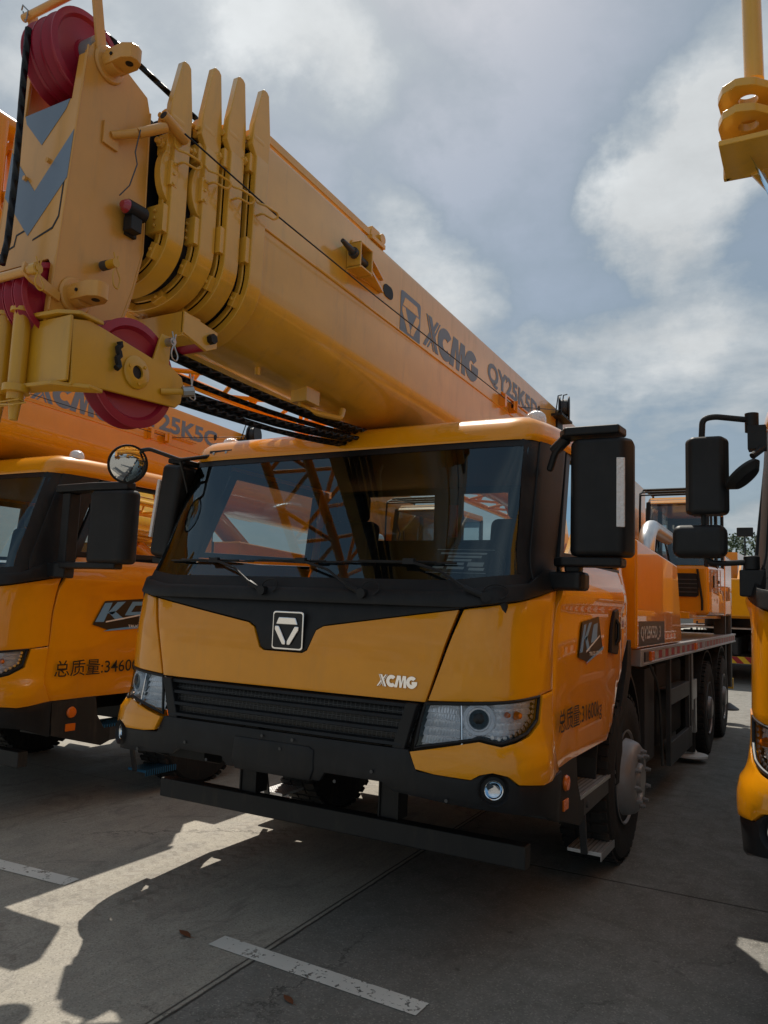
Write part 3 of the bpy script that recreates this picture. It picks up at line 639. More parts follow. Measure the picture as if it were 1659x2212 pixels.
    flat(mb, [[(.155, 3.14), (.155, 2.84), (.13, 2.80), (.03, 2.775), (.03, 2.782), (.125, 2.808), (.148, 2.845), (.148, 3.14)], [(.03, 2.84), (.03, 2.832), (-.06, 2.812), (-.065, 2.772), (-.15, 2.75), (-.15, 2.757), (-.072, 2.778), (-.066, 2.818)]], Tf, .001)
    subpart(hd, sh(mb).build('flap_gap', 'black', root))
    # chevrons: split at the slope breaks of the plate
    mb = MB(); Tf2 = lambda a, b, d: (a, fy(b)-.0005-d, b)
    flat(mb, [[(-.166, 3.165), (-.166, 2.985), (0, 2.80), (0, 2.97)], [(.166, 3.165), (0, 2.97), (0, 2.80), (.166, 2.985)], [(-.105, 3.262), (0, 3.15), (.105, 3.262)], [(-.105, 3.262), (.105, 3.262), (.12, 3.298), (-.12, 3.298)]], Tf2, .0012)
    subpart(hd, sh(mb).build('chevron_marking', 'decal', root))
    mb = MB()
    for bx, bz in ((-.055, 3.03), (.06, 3.07)): mb.tube((bx, fy(bz)-.014, bz), (bx, fy(bz)+.002, bz), .009, 6)
    subpart(hd, sh(mb).split('bolt', 'headpaint', root))
    # top sheaves
    def sheave(c, rr, wd, ax=(1, 0, 0)):
        return [(rr*.32, -wd*.5), (rr*.34, -wd*.5), (rr*.36, -wd*.3), (rr*.60, -wd*.22), (rr*.80, -wd*.30), (rr*.86, -wd*.5), (rr, -wd*.46), (rr, -wd*.38), (rr*.87, -wd*.08), (rr*.87, wd*.08), (rr, wd*.38), (rr, wd*.46), (rr*.86, wd*.5), (rr*.80, wd*.30), (rr*.60, wd*.22), (rr*.36, wd*.3), (rr*.34, wd*.5), (rr*.32, wd*.5)]
    for x in (-.05, .003, .058):
        mb = MB(); mb.lathe(sheave(0, .16, .066), (x, -1.95, 3.53), (1, 0, 0), 48); P('sheave', mb, 'red', 0)
    mb = MB(); mb.tube((-.155, -1.95, 3.53), (.155, -1.95, 3.53), .05, 24); P('axle', mb, 'steel', 0)
    for k in range(6):
        mb = MB(); mb.lathe(sheave(0, .125, .048), (-.125+.05*k, -2.045, 2.55), (1, 0, 0), 40); P('sheave', mb, 'red', 0)
    mb = MB(); mb.tube((-.165, -2.045, 2.55), (.165, -2.045, 2.55), .03, 16); P('axle', mb, 'steel', 0)
    # lifting lugs on both flanks, top and bottom
    for sx, yy, zz in ((1, -1.925, 3.485), (-1, -1.925, 3.485), (1, -1.985, 2.585), (-1, -1.985, 2.585)):
        mb = MB(); X = lambda a: sx*a
        mb.lathe([(.066, 0), (.066, .006), (.060, .012), (.0, .012)], (X(.168), yy, zz), (sx, 0, 0), 32)
        mb.tube((X(.168), yy, zz), (X(.222), yy, zz), .042, 28)
        ear = [(.19, -.038), (.275, -.040), (.308, -.024), (.315, .0), (.308, .024), (.275, .040), (.19, .038)]
        mb.prism([(X(a), yy+b) for a, b in ear], 2, zz-.028, zz+.028)
        l = P('lifting_lug', mb, 'headpaint', .006)
        mb = MB(); mb.tube((X(.275), yy, zz-.0295), (X(.275), yy, zz+.0295), .014, 16); mb.tube((X(.225), yy-.0435, zz), (X(.225), yy-.03, zz), .006, 10)
        subpart(l, sh(mb).build('eye', 'black', root))
    # rope guard over the top sheaves
    mb = MB()
    for sx in (1, -1): mb.box((sx*.172-.005, -2.01, 3.50), (sx*.172+.006, -1.968, 3.745), Matrix.Rotation(R(12), 3, 'X'))
    mb.tube((-.19, -2.035, 3.715), (.19, -2.035, 3.715), .015, 14)
    g = P('rope_guard', mb, 'headpaint', .002)
    mb = MB()
    for sx in (1, -1):
        x = sx*.2; mb.path([(x, -2.04, 3.75), (x+.02, -2.05, 3.755), (x+.055, -2.05, 3.72), (x+.05, -2.05, 3.69), (x+.03, -2.04, 3.69), (x+.01, -2.04, 3.74)], .003, 6)
    subpart(g, sh(mb).build('clip', 'steel', root))
    mb = MB(); mb.tube((-.23, -2.175, 2.595), (.20, -2.175, 2.595), .015, 14); mb.prism([(-2.19, 2.62), (-2.05, 2.57), (-2.05, 2.54), (-2.16, 2.565), (-2.195, 2.585)], 0, .165, .18); mb.prism([(-2.19, 2.62), (-2.05, 2.57), (-2.05, 2.54), (-2.16, 2.565), (-2.195, 2.585)], 0, -.18, -.165)
    g = P('rope_guard', mb, 'headpaint', .002)
    def clip(p, dx=(0, .3, -1), L=.07, m='yellowarm'):
        x, y, z = p; mb = MB(); mb.path([(x, y-.01, z+.035), (x, y, z+.01), (x, y+.008, z-.02), (x, y+.028, z-.05), (x, y+.02, z-L), (x, y-.0, z-L+.005), (x, y-.008, z-.045), (x, y+.002, z-.01), (x, y+.01, z+.03)], .0028, 6, sm=.02)
        return sh(mb).build('clip', m, root)
    mb = MB(); mb.tube((.20, -2.175, 2.595), (.225, -2.175, 2.595), .019, 14); mb.tube((.2, -2.175, 2.595), (.228, -2.175, 2.595), .01, 10); subpart(g, sh(mb).build('pin', 'yellowarm', root)); subpart(g, clip((.225, -2.175, 2.595)))
    mb = MB(); mb.tube((.18, -1.89, 2.735), (.25, -1.89, 2.735), .016, 16); pn = P('pin', mb, 'yellowarm', 0); subpart(pn, clip((.245, -1.89, 2.735), L=.09))
    mb = MB(); mb.tube((.18, -1.89, 2.735), (.21, -1.89, 2.735), .0175, 16); subpart(pn, sh(mb).build('sleeve', 'darkgrey', root))
    # cable outrigger tube on the head
    mb = MB(); mb.box((.168, -1.93, 3.185), (.178, -1.86, 3.27)); mb.tube((.175, -1.895, 3.230), (.225, -1.82, 3.27), .014, 14, .018); mb.tube((.225, -1.82, 3.27), (.26, -1.72, 3.345), .019, 14); mb.tube((.26, -1.735, 3.385), (.26, -1.61, 3.355), .021, 18)
    tb = P('cable_arm', mb, 'headpaint', .002)
    mb = MB(); mb.tube((.26, -1.7365, 3.3855), (.26, -1.70, 3.377), .016, 16); subpart(tb, sh(mb).build('bore', 'black', root))
    mb = MB(); mb.path([(.25, -1.83, 3.27), (.255, -1.85, 3.17), (.27, -1.85, 3.12), (.262, -1.87, 3.03), (.25, -1.9, 2.98)], .0025, 6); subpart(tb, sh(mb).build('cable', 'darkgrey', root))
    # position lamp
    mb = MB(); mb.box((.18, -1.815, 2.905), (.225, -1.765, 2.96)); mb.tube((.208, -1.83, 2.985), (.208, -1.745, 2.99), .029, 20); mb.box((.168, -1.80, 2.90), (.185, -1.75, 3.03)); lp = P('position_lamp', mb, 'black', .003)
    mb = MB(); mb.lathe([(.0, -.022), (.013, -.02), (.022, -.011), (.027, .0)], (.208, -1.831, 2.985), (0, 1, 0), 24); subpart(lp, sh(mb).build('lens', 'lampred', root))
    # folded single-top arm with its large sheave
    pl = [(-2.085, 2.45), (-2.02, 2.47), (-1.733, 2.433), (-1.702, 2.54), (-1.651, 2.542), (-1.655, 2.438), (-1.586, 2.408), (-1.573, 2.383), (-1.582, 2.31), (-1.608, 2.286), (-1.944, 2.257), (-2.075, 2.235)]
    mb = MB(); mb.prism(pl, 0, .288, .30); mb.prism(pl, 0, .20, .212)
    mb.box((.06, -2.095, 2.245), (.30, -2.083, 2.462)); mb.prism([(.02, -2.13), (-.08, -2.15), (-.08, -2.05), (.06, -2.06), (.20, -2.04), (.31, -1.97), (.315, -2.07), (.25, -2.11), (.08, -2.12)], 2, 2.468, 2.482)
    mb.prism([(.02, -2.13), (-.04, -2.15), (-.04, -2.05), (.06, -2.06), (.20, -2.04), (.33, -1.97), (.335, -2.03), (.25, -2.11), (.08, -2.12)], 2, 2.232, 2.246)
    mb.box((-.20, -2.09, 2.30), (-.06, -2.075, 2.44))
    aw = P('sheave_arm', mb, 'yellowarm', .004)
    for x, y in ((-.005, -2.115), (.09, -2.118)):
        mb = MB(); mb.tube((x, y, 2.49), (x, y, 2.19), .028 if x > 0 else .034, 18); mb.tube((x, y, 2.19), (x, y, 2.125), .022, 16, .014); mb.tube((x, y, 2.485), (x, y, 2.50), .04, 18); mb.tube((x, y, 2.24), (x, y, 2.215), .044, 18)
        h = P('hinge_pin', mb, 'yellowarm', .002)
        mb = MB(); mb.path([(x-.06, y-.02, 2.185), (x, y-.03, 2.18), (x+.05, y-.02, 2.185), (x+.07, y-.01, 2.175), (x+.04, y-.03, 2.165), (x-.03, y-.03, 2.172)], .003, 6); subpart(h, sh(mb).build('clip', 'yellowarm', root))
    mb = MB(); mb.lathe(sheave(0, .192, .07), (.25, -1.80, 2.36), (1, 0, 0), 56); P('large_sheave', mb, 'red', 0)
    mb = MB(); mb.lathe([(.0235, -.004), (.0235, .010), (.05, .010), (.058, .005), (.058, -.004)], (.302, -1.812, 2.357), (1, 0, 0), 28)
    for a in (40, 160, 280): mb.tube((.303, -1.812+.04*math.cos(R(a)), 2.357+.04*math.sin(R(a))), (.316, -1.812+.04*math.cos(R(a)), 2.357+.04*math.sin(R(a))), .006, 8)
    hb = P('hub_flange', mb, 'yellowarm', 0); mb = MB(); mb.tube((.30, -1.812, 2.357), (.304, -1.812, 2.357), .023, 20); subpart(hb, sh(mb).build('bore', 'black', root))
    mb = MB(); mb.path([(.315, -1.905+.006*math.sin(k*2.1), 2.435-.012*k) for k in range(9)], .011, 7); P('spring', mb, 'black', 0)
    mb = MB(); mb.tube((.29, -1.672, 2.515), (.33, -1.672, 2.515), .015, 14); mb.tube((.29, -1.672, 2.515), (.335, -1.672, 2.515), .007, 10); a = P('pin', mb, 'zinc', 0); subpart(a, clip((.33, -1.672, 2.515), m='zinc'))
    mb = MB(); mb.tube((.30, -1.69, 2.325), (.35, -1.60, 2.345), .012, 12); a = P('pin', mb, 'yellowarm', 0)
    mb = MB(); mb.tube((.34, -1.62, 2.34), (.36, -1.585, 2.35), .02, 8); subpart(a, sh(mb).build('end_nut', 'zinc', root)); subpart(a, clip((.352, -1.59, 2.38), L=.06, m='zinc'))
    # ropes
    def rope(name, pts, rr=.0115):
        mb = MB(); pts = [Vector(p) for p in pts]; mb.path(pts, rr, 12)
        vs = mb.v; o = sh(mb).build(name, 'strand', root); me = o.data
        uvl = me.uv_layers.new(name='UVMap')
        dd = (pts[-1]-pts[0]).normalized()
        for lp_ in me.loops:
            v = me.vertices[lp_.vertex_index]; n_ = v.normal
            uvl.data[lp_.index].uv = ((v.co - pts[0]).dot(dd)*9, (lp_.vertex_index % 12)/12*1.)
        return o
    rope('hoist_rope', [(-.035, -2.115, 3.56), (-.03, -2.118, 3.40), (-.012, -2.125, 3.0), (-.005, -2.135, 2.75), (0, -2.15, 2.66)])
    rope('hoist_rope', [(.04, -1.95, 3.70), (.06, -1.80, 3.69), (.10, -1.5, 3.63), (.10, -.9, 3.60)])
    for a, b in (((.02, -1.45, 2.595), (.06, .25, 2.64)), ((.055, -1.45, 2.60), (.10, .25, 2.65)), ((-.01, -1.45, 2.535), (.02, .25, 2.635)), ((.02, -1.40, 2.45), (.06, .25, 2.60)), ((.06, -1.40, 2.45), (.1, .25, 2.61)), ((.05, -1.40, 2.405), (.02, .25, 2.585)), ((.09, -1.40, 2.41), (-.03, .25, 2.58))):
        a = (a[0], a[1], a[2]); m_ = [(a[0]+(b[0]-a[0])*t, a[1]+(b[1]-a[1])*t, a[2]+(b[2]-a[2])*t-.03*math.sin(math.pi*t)) for t in (0, .15, .3, .45, .6, .75, .9, 1)]
        rope('winch_rope', m_, .0125)
    # lattice jib stowed along the far side
    mb = MB(); ch = [(-.56, 2.92), (-.92, 2.92), (-.66, 3.58)]; y0, y1 = -1.98, 6.6
    nn = 15
    for x, z in ch: mb.tube((x, y0, z), (x, y1, z), .033, 12)
    for k in range(nn):
        ya, yb = y0+(y1-y0)*k/nn, y0+(y1-y0)*(k+1)/nn; ym = (ya+yb)/2
        for i in range(3):
            (xa, za), (xb, zb_) = ch[i], ch[(i+1) % 3]
            mb.tube((xa, ya, za), (xb, ym, zb_), .015, 8); mb.tube((xb, ym, zb_), (xa, yb, za), .015, 8)
    mb.tube((-.66, -2.0, 3.58), (-.66, -1.2, 3.58), .048, 16); mb.tube((-.64, -1.80, 3.58), (-.64, -1.80, 2.88), .035, 14); mb.tube((-.72, -1.95, 3.55), (-.72, -1.95, 2.9), .04, 14); mb.tube((-.6, -1.75, 3.25), (-1.0, -1.75, 3.25), .03, 12); mb.box((-.70, -1.72, 3.05), (-.60, -1.66, 3.5))
    P('lattice_jib', mb, 'paint_orange', 0)

# ------------------------------------------------------------------ cab
def m2(poly): return [(-a, b) for a, b in poly][::-1]
def build_cab(root, var):
    pt = 'paint'
    hood = [(-.935, 1.588), (-.235, 1.482), (-.195, 1.46), (-.15, 1.36), (-.12, 1.345), (.12, 1.345), (.15, 1.36), (.195, 1.46), (.235, 1.482), (.935, 1.588), (.80, 1.168), (-.80, 1.168)]
    patch('hood', hood, pt, root, off=.006, th=.03, bevel=.008)
    upper = [(-.965, 1.60), (-.935, 1.593), (-.235, 1.488), (-.19, 1.465), (-.145, 1.365), (-.12, 1.351), (.12, 1.351), (.145, 1.365), (.19, 1.465), (.235, 1.488), (.935, 1.593), (.965, 1.60), (.95, 1.612), (-.95, 1.612)]
    patch('upper_panel', upper, 'black', root, off=.0, th=.03)
    cowl = [(-1.50, 1.705), (-1.22, 1.645), (-.95, 1.60), (.95, 1.60), (1.22, 1.645), (1.50, 1.705), (1.50, 1.80), (1.38, 1.80), (1.25, 1.725), (.86, 1.672), (-.86, 1.672), (-1.25, 1.725), (-1.38, 1.80), (-1.50, 1.80)]
    patch('cowl', cowl, 'black', root, off=.028, th=.05, bevel=.018, bulge=lambda s, z: .012*math.sin(max(0, min(1, (z-1.6)/.08))*math.pi) if abs(s) < 1.1 else 0)
    for mir in (False, True):
        corner = [(.96, 1.592), (1.22, 1.635), (1.50, 1.695), (1.555, 1.70), (1.558, 1.225), (1.41, 1.208), (.815, 1.175)]
        patch('corner_panel', corner, pt, root, off=.008, th=.03, bevel=.008, mirror=mir)
        bump = [(.74, .951), (1.045, 1.018), (1.135, 1.0), (1.30, 1.035), (1.405, 1.085), (1.43, 1.207), (1.556, 1.218), (1.55, .97), (1.60, .845), (1.35, .825), (1.19, .845), (1.15, .882), (1.09, .897), (1.04, .885), (1.005, .862), (.85, .868), (.768, .88)]
        bulge = lambda s, z: interp(z, [.82, .90, .97, 1.0, 1.03], [.022, .03, .022, .004, .0])*max(0, min(1, (1.56-abs(s))/.12))
        patch('bumper_corner', bump, pt, root, off=.012, th=.03, bevel=.008, mirror=mir, bulge=bulge, sz=.03)
        # headlamp
        hl = [(.752, .966), (.803, 1.162), (1.405, 1.203), (1.388, 1.10), (1.29, 1.048), (1.135, 1.012), (1.05, 1.030)]
        h = patch('headlight', hl, 'black', root, off=-.065, th=.02, mirror=mir)
        k = -1 if mir else 1
        rim = patch('lamp_rim', hl, 'black_gloss', root, off=.006, th=.0, mirror=mir); bpy.data.objects.remove(rim)
        def ring(poly, wd):                     # thin frame round the lamp
            c = (sum(p[0] for p in poly)/len(poly), sum(p[1] for p in poly)/len(poly)); mb = MB()
            pts = []
            for i in range(len(poly)):
                a, b = poly[i], poly[(i+1) % len(poly)]
                for t in range(8): pts.append((a[0]+(b[0]-a[0])*t/8, a[1]+(b[1]-a[1])*t/8))
            mb.path([S(k*a, b, .004) for a, b in pts], wd, 8, closed=True); return mb
        subpart(h, ring(hl, .008).build('lamp_frame', 'black', root))
        inner = [(.775, .978), (.815, 1.150), (1.0, 1.162), (1.0, 1.012)]
        subpart(h, patch('reflector', [(.77, .976), (.812, 1.153), (.965, 1.164), (.965, 1.005)], 'flute', root, off=-.022, th=0, mirror=mir, sx=.014, sz=.006, bulge=lambda s, z: -.024*max(0, 1-((abs(s)-.875)**2/.008+(z-1.075)**2/.008)) + .0025*math.sin(abs(s)*200) - .55*(z % .034)))
        subpart(h, patch('reflector_outer', [(.968, 1.006), (.968, 1.165), (1.392, 1.195), (1.375, 1.105), (1.285, 1.058), (1.135, 1.022), (1.05, 1.04)], 'flute', root, off=-.022, th=0, mirror=mir, sx=.014, sz=.006, bulge=lambda s, z: -.50*(z % .028) - .016*max(0, 1-((abs(s)-1.05)**2/.008+(z-1.105)**2/.005)) + .003*math.sin(abs(s)*300+z*90)))
        c = S(k*1.05, 1.11, -.03); n = (S(k*1.05, 1.11, .1) - S(k*1.05, 1.11, 0)).normalized()
        mb = MB(); mb.lathe([(.042, .0), (.044, .028), (.050, .030), (.056, .016), (.070, .020), (.078, .0)], c, n, 36); subpart(h, mb.build('projector_ring', 'whitelens', root))
        mb = MB(); q0 = S(k*.967, .99, -.01); q1 = S(k*.967, 1.165, -.01); mb.tube(q0, q1, .006, 8); subpart(h, mb.build('divider', 'chrome', root))
        mb = MB(); mb.lathe([(.0, .04), (.015, .038), (.03, .03), (.040, .018), (.042, .0)], c, n, 36); subpart(h, mb.build('projector_lens', 'black_gloss', root))
        mb = MB(); c2 = S(k*1.255, 1.125, -.02); mb.lathe([(.0, .028), (.014, .022), (.020, .0)], c2, (S(k*1.255, 1.125, .1)-S(k*1.255, 1.125, 0)).normalized(), 20)
        c3 = S(k*1.19, 1.13, -.02); mb.lathe([(.0, .02), (.010, .016), (.014, .0)], c3, (S(k*1.19, 1.125, .1)-S(k*1.19, 1.125, 0)).normalized(), 16)
        subpart(h, mb.build('indicator_bulb', 'amber', root))
        mb = MB()
        pts = [(1.375, 1.18), (1.372, 1.158), (1.368, 1.136), (1.362, 1.114), (1.34, 1.096), (1.312, 1.082), (1.285, 1.068), (1.255, 1.058), (1.225, 1.048), (1.195, 1.040), (1.165, 1.034), (1.135, 1.03), (1.105, 1.036)]
        for a, b in pts:
            p = S(k*a, b, -.016); n = (S(k*a, b, .1)-S(k*a, b, 0)).normalized(); mb.lathe([(.0105, .010), (.0085, .011), (.005, .002), (.0, .002)], p, n, 12)
        subpart(h, mb.build('led_row', 'alu', root))
        subpart(h, patch('lens_cover', hl, 'lens', root, off=.004, th=0, mirror=mir, sx=.03, sz=.03))
        # fog lamp
        c = S(k*1.093, .822, .034); n = (S(k*1.093, .82, .1)-S(k*1.093, .82, 0)).normalized()
        mb = MB(); mb.lathe([(.072, -.05), (.066, .004), (.056, -.012), (.050, -.03), (.0, -.03)], c, n, 32); fg = mb.build('fog_lamp', 'black', root)
        mb = MB(); mb.lathe([(.043, -.016), (.041, -.010), (.038, -.012)], c, n, 32); subpart(fg, mb.build('bezel', 'chrome', root))
        mb = MB(); mb.lathe([(.038, -.016), (.030, -.040), (.018, -.048), (.008, -.048), (.0, -.022)], c, n, 28); subpart(fg, mb.build('bowl', 'chrome', root))
        mb = MB(); mb.lathe([(.0, -.002), (.02, -.004), (.032, -.008), (.039, -.013)], c, n, 28); subpart(fg, mb.build('lens', 'lens', root))
        # pillar
        pil = [(1.41, 1.78), (1.52, 1.70), (1.585, 1.88), (1.60, 2.46), (1.60, 2.545), (1.33, 2.50), (1.335, 2.40)]
        patch('windscreen_pillar', [(1.30, 1.735), (1.51, 1.70), (1.565, 1.80), (1.60, 2.475), (1.55, 2.55), (1.30, 2.53), (1.268, 2.47), (1.28, 1.80)], 'black', root, off=.012, th=.04, bevel=.01, mirror=mir)
    # lower black bumper
    g = [(-.77, 1.162), (.785, 1.162), (.725, .955), (.765, .868), (1.0, .856), (1.04, .88), (1.09, .892), (1.15, .877), (1.19, .84), (1.35, .82), (1.605, .845), (1.605, .60), (1.40, .675), (1.1, .73), (.65, .765), (.60, .80), (.30, .80), (.27, .755), (-.28, .755), (-.31, .80), (-.60, .80), (-.65, .765), (-1.1, .73), (-1.40, .675), (-1.605, .60), (-1.605, .845), (-1.35, .82), (-1.19, .84), (-1.15, .877), (-1.09, .892), (-1.04, .88), (-1.0, .856), (-.765, .868), (-.725, .955)]
    low = g[2:-1] + [(-.725, .955)]
    patch('bumper', low, 'black', root, off=.010, th=.03, bevel=.01, bulge=lambda s, z: interp(z, [.66, .82, .93], [.0, .015, .01]))
    patch('number_plate_panel', [(-.22, .75), (.22, .75), (.24, .80), (.24, .895), (.21, .91), (-.23, .91), (-.24, .80)], 'black', root, off=.030, th=.03, bevel=.006)
    gr = patch('grille', [(-.765, 1.158), (.78, 1.158), (.715, .958), (-.71, .958)], 'hex', root, off=-.014, th=.02, bevel=0)
    mb = MB()
    for z, wd in ((1.148, .77), (1.092, .735), (1.032, .715), (.975, .69)):
        for j in range(1):
            N = 24; vs = []
            for i in range(N+1):
                s_ = -wd + 2*wd*i/N
                for dz, of in ((.012, -.012), (.006, .012), (-.008, .016), (-.014, -.012)):
                    vs.append(S(s_, z+dz, of))
            fs = []
            for i in range(N):
                for q in range(3): fs.append((i*4+q, i*4+q+1, (i+1)*4+q+1, (i+1)*4+q))
            mb.add(vs, fs)
    subpart(gr, mb.build('slat', 'black', root))
    mb = MB()
    for sx in (-1, 1): mb = MB(); mb.prism([(sx*.78, 1.16), (sx*.72, 1.16), (sx*.655, .95), (sx*.72, .95)], 1, -.475, -.42); subpart(gr, mb.build('surround', 'black', root, bevel=.006))
    mb = MB()
    for a, b in ((-.55, .84), (.55, .84), (-.40, .77), (.36, .77), (.05, .88), (.9, .76), (-.9, .76), (-.06, .93), (.12, .93)): p_ = S(a, b, .03); mb.tube(p_, p_ + Vector((0, -.004, 0)), .008, 10)
    subpart(gr, mb.split('bumper_bolt', 'darkgrey', root))
    # emblem
    E3 = skin_to3(.006); cx, cz = .030, 1.452
    mb = MB(); flat(mb, [[(a*.19, b*.155) for a, b in EMB_OUT]], lambda a, b, d: tuple(Vector((a+cx, S(0, cz).y-.010-d+(b)*-.0, b+cz))), .008)
    em = mb.build('emblem', 'chrome', root, bevel=.003)
    mb = MB(); flat(mb, [[(a*.176, b*.142) for a, b in EMB_OUT]], lambda a, b, d: (a+cx, S(0, cz).y-.017-d, b+cz), .002); subpart(em, mb.build('emblem_field', 'black_gloss', root))
    mb = MB(); flat(mb, [[(a*.172, b*.145) for a, b in q] for q in EMB], lambda a, b, d: (a+cx, S(0, cz).y-.018-d, b+cz), .012); subpart(em, mb.build('emblem_shape', 'chrome', root, bevel=.005, seg=1))
    mb = MB(); flat(mb, XCMG, skin_to3(.007), .006, .055, (.555, 1.222), .92); mb.build('badge_lettering', 'chrome', root, bevel=.0012, seg=1)
    # windscreen and its black border
    ws = [(-1.27, 2.468), (1.27, 2.468), (1.315, 2.40), (1.36, 1.86), (1.33, 1.79), (1.25, 1.722), (.86, 1.665), (-.86, 1.665), (-1.25, 1.722), (-1.33, 1.79), (-1.36, 1.86), (-1.315, 2.40)]
    wi = [(-1.20, 2.425), (1.20, 2.425), (1.255, 1.765), (1.20, 1.75), (.86, 1.725), (-.86, 1.725), (-1.20, 1.75), (-1.255, 1.765)]
    patch('windscreen', wi, 'glass', root, off=.002, th=0, sx=.03, sz=.08)
    bm_pts = []
    # border as strips between outer and inner loop
    top = [(-1.27, 2.478), (1.27, 2.478), (1.21, 2.425), (-1.21, 2.425)]
    bd = patch('windscreen_border', top, 'black', root, off=.005, th=0)
    subpart(bd, patch('border_strip', [(-.87, 1.66), (.87, 1.66), (1.25, 1.715), (1.31, 1.77), (1.25, 1.77), (.87, 1.725), (-.87, 1.725), (-1.25, 1.77), (-1.31, 1.77), (-1.25, 1.715)], 'black', root, off=.005, th=0))
    for mir in (False, True): subpart(bd, patch('border_strip', [(1.165, 2.43), (1.28, 2.475), (1.32, 2.40), (1.365, 1.80), (1.30, 1.76), (1.195, 1.768)], 'black', root, off=.005, th=0, mirror=mir, sz=.03))
    # roof
    mb = MB(); N = 40; rows = []
    smax = Y2S(1.72)
    prof = [(2.462, .010), (2.475, .022), (2.50, .026), (2.555, .020), (2.588, .0), (2.606, -.03), (2.618, -.09), (2.624, -.30)]
    ss = [-smax + 2*smax*i/(N*2) for i in range(N*2+1)]
    for z, of in prof:
        rows.append([S(s_, z, of) for s_ in ss])
    vs = [p for rw in rows for p in rw]; W_ = len(ss)
    fs = [(i*W_+j, i*W_+j+1, (i+1)*W_+j+1, (i+1)*W_+j) for i in range(len(prof)-1) for j in range(W_-1)]
    b0 = (len(prof)-1)*W_
    fs.append(tuple(range(b0, b0+W_)))
    mb.add(vs, fs); rf = mb.build('roof', pt, root, smooth=50)
    mb = MB(); mb.box((-.15, .35, 2.615), (.45, .75, 2.65)); subpart(rf, mb.build('roof_hatch', 'black', root, bevel=.01))
    # side marker domes on the roof corners
    for sx in (-1, 1):
        p = Vector((sx*1.06, .30, 2.612)); mb = MB(); mb.lathe([(.055, -.03), (.055, .018), (.048, .040), (.03, .056), (0, .062)], p, (0, 0, 1), 24); mb.build('roof_marker_lamp', 'whitelens', root)
    # doors and sides
    for mir in (False, True):
        k = -1 if mir else 1
        dl = [(1.572, 1.70), (1.565, 1.22), (1.558, .97), (1.61, .842), (2.66, .842), (2.80, .92), (3.03, 1.26), (3.03, 1.86), (1.64, 1.86), (1.60, 1.78)]
        d = patch('door', dl, pt, root, off=.006, th=.03, bevel=.006, mirror=mir, sx=.08, sz=.05, bulge=lambda s, z: .016*max(0, 1-abs(z-1.70)/.16)**1.0 - .012*max(0, min(1, (1.20-z)/.05)) + (.012 if z > 1.62 else 0))
        patch('rear_quarter', [(3.04, 1.28), (3.19, 1.42), (3.20, 2.50), (3.04, 2.50)], pt, root, off=.004, th=.03, mirror=mir, bevel=.004)
        subpart(d, patch('belt_moulding', [(1.60, 1.79), (3.03, 1.845), (3.03, 1.88), (1.60, 1.83)], 'black', root, off=.016, th=.02, mirror=mir))
        X = k*1.262
        mb = MB(); flat(mb, [[(1.13, 1.36), (1.30, 1.345), (1.335, 1.38), (1.335, 1.60), (1.31, 1.625), (1.22, 1.61), (1.16, 1.50)]], side_to3(X-.004*k), .022*k); dh = mb.build('handle_surround', 'black', root, bevel=.006); subpart(d, dh)
        mb = MB(); mb.path([(k*1.278, 1.25, 1.56), (k*1.295, 1.255, 1.53), (k*1.295, 1.25, 1.44), (k*1.278, 1.24, 1.405)], .013, 10); subpart(d, mb.build('door_handle', 'black_gloss', root))
        # window frame and glass
        fr = MB()
        T3 = lambda a, b, d_: (k*(1.235 - (b-1.85)*.075) + k*d_, a, b)
        o = [(.18, 1.86), (1.52, 1.90), (1.55, 2.48), (.46, 2.48)]
        q = [(.27, 1.90), (1.46, 1.935), (1.48, 2.43), (.51, 2.43)]
        for i in range(4):
            j = (i+1) % 4; flat(fr, [[o[i], o[j], q[j], q[i]]], T3, -.03)
        sw = fr.build('side_window', 'black', root, bevel=.004)
        fr = MB(); flat(fr, [q], lambda a, b, d_: T3(a, b, d_-.018), .0); me = fr; me.f = me.f[:1]; me.v = me.v[:4]; subpart(sw, me.build('pane', 'sideglass', root))
        # step group
        mb = MB(); mb.prism([(.115, .845), (.50, .845), (.53, .70), (.60, .60), (.66, .60), (.66, .50), (.58, .475), (.13, .60)], 0, k*1.225, k*1.243); mb.box((min(k*.95, k*1.243), .10, .60), (max(k*.95, k*1.243), .115, .84))
        st = mb.build('step_housing', 'dark', root, bevel=.004)
        mb = MB(); mb.lathe([(.038, 0), (.040, .008), (.034, .018), (0, .022)], (k*1.243, .285, .747), (k, 0, 0), 28); subpart(st, mb.build('marker_lamp', 'amber', root))
        mb = MB(); mb.prism([(.285+a, .642+b) for a, b in rrect(-.042, -.026, .042, .026, .004)], 0, k*1.243, k*1.252); subpart(st, mb.build('reflector', 'amber', root, bevel=.002))
        mb = MB(); mb.prism([(.60, .60), (1.44, .60), (1.44, .52), (.66, .50)], 0, k*1.215, k*1.235); mb.box((min(k*1.0, k*1.215), .58, .50), (max(k*1.0, k*1.215), .60, .61)); mb.tube((k*1.23, .75, .55), (k*1.245, .75, .55), .018, 12); mb.tube((k*1.23, 1.40, .56), (k*1.245, 1.40, .56), .02, 12)
        mb.box((min(k*1.13, k*1.17), .98, .20), (max(k*1.13, k*1.17), 1.0, .52), Matrix.Rotation(R(14), 3, 'X')); mb.box((min(k*1.13, k*1.15), 1.40, .2), (max(k*1.13, k*1.15), 1.42, .52))
        s2 = mb.build('step_frame', 'darkgrey', root, bevel=.003)
        mb = MB(); mb.box((min(k*1.0, k*1.24), .60, .60), (max(k*1.0, k*1.24), 1.42, .622)); subpart(s2, mb.build('step', var.get('tread', 'tread'), root, bevel=.002))
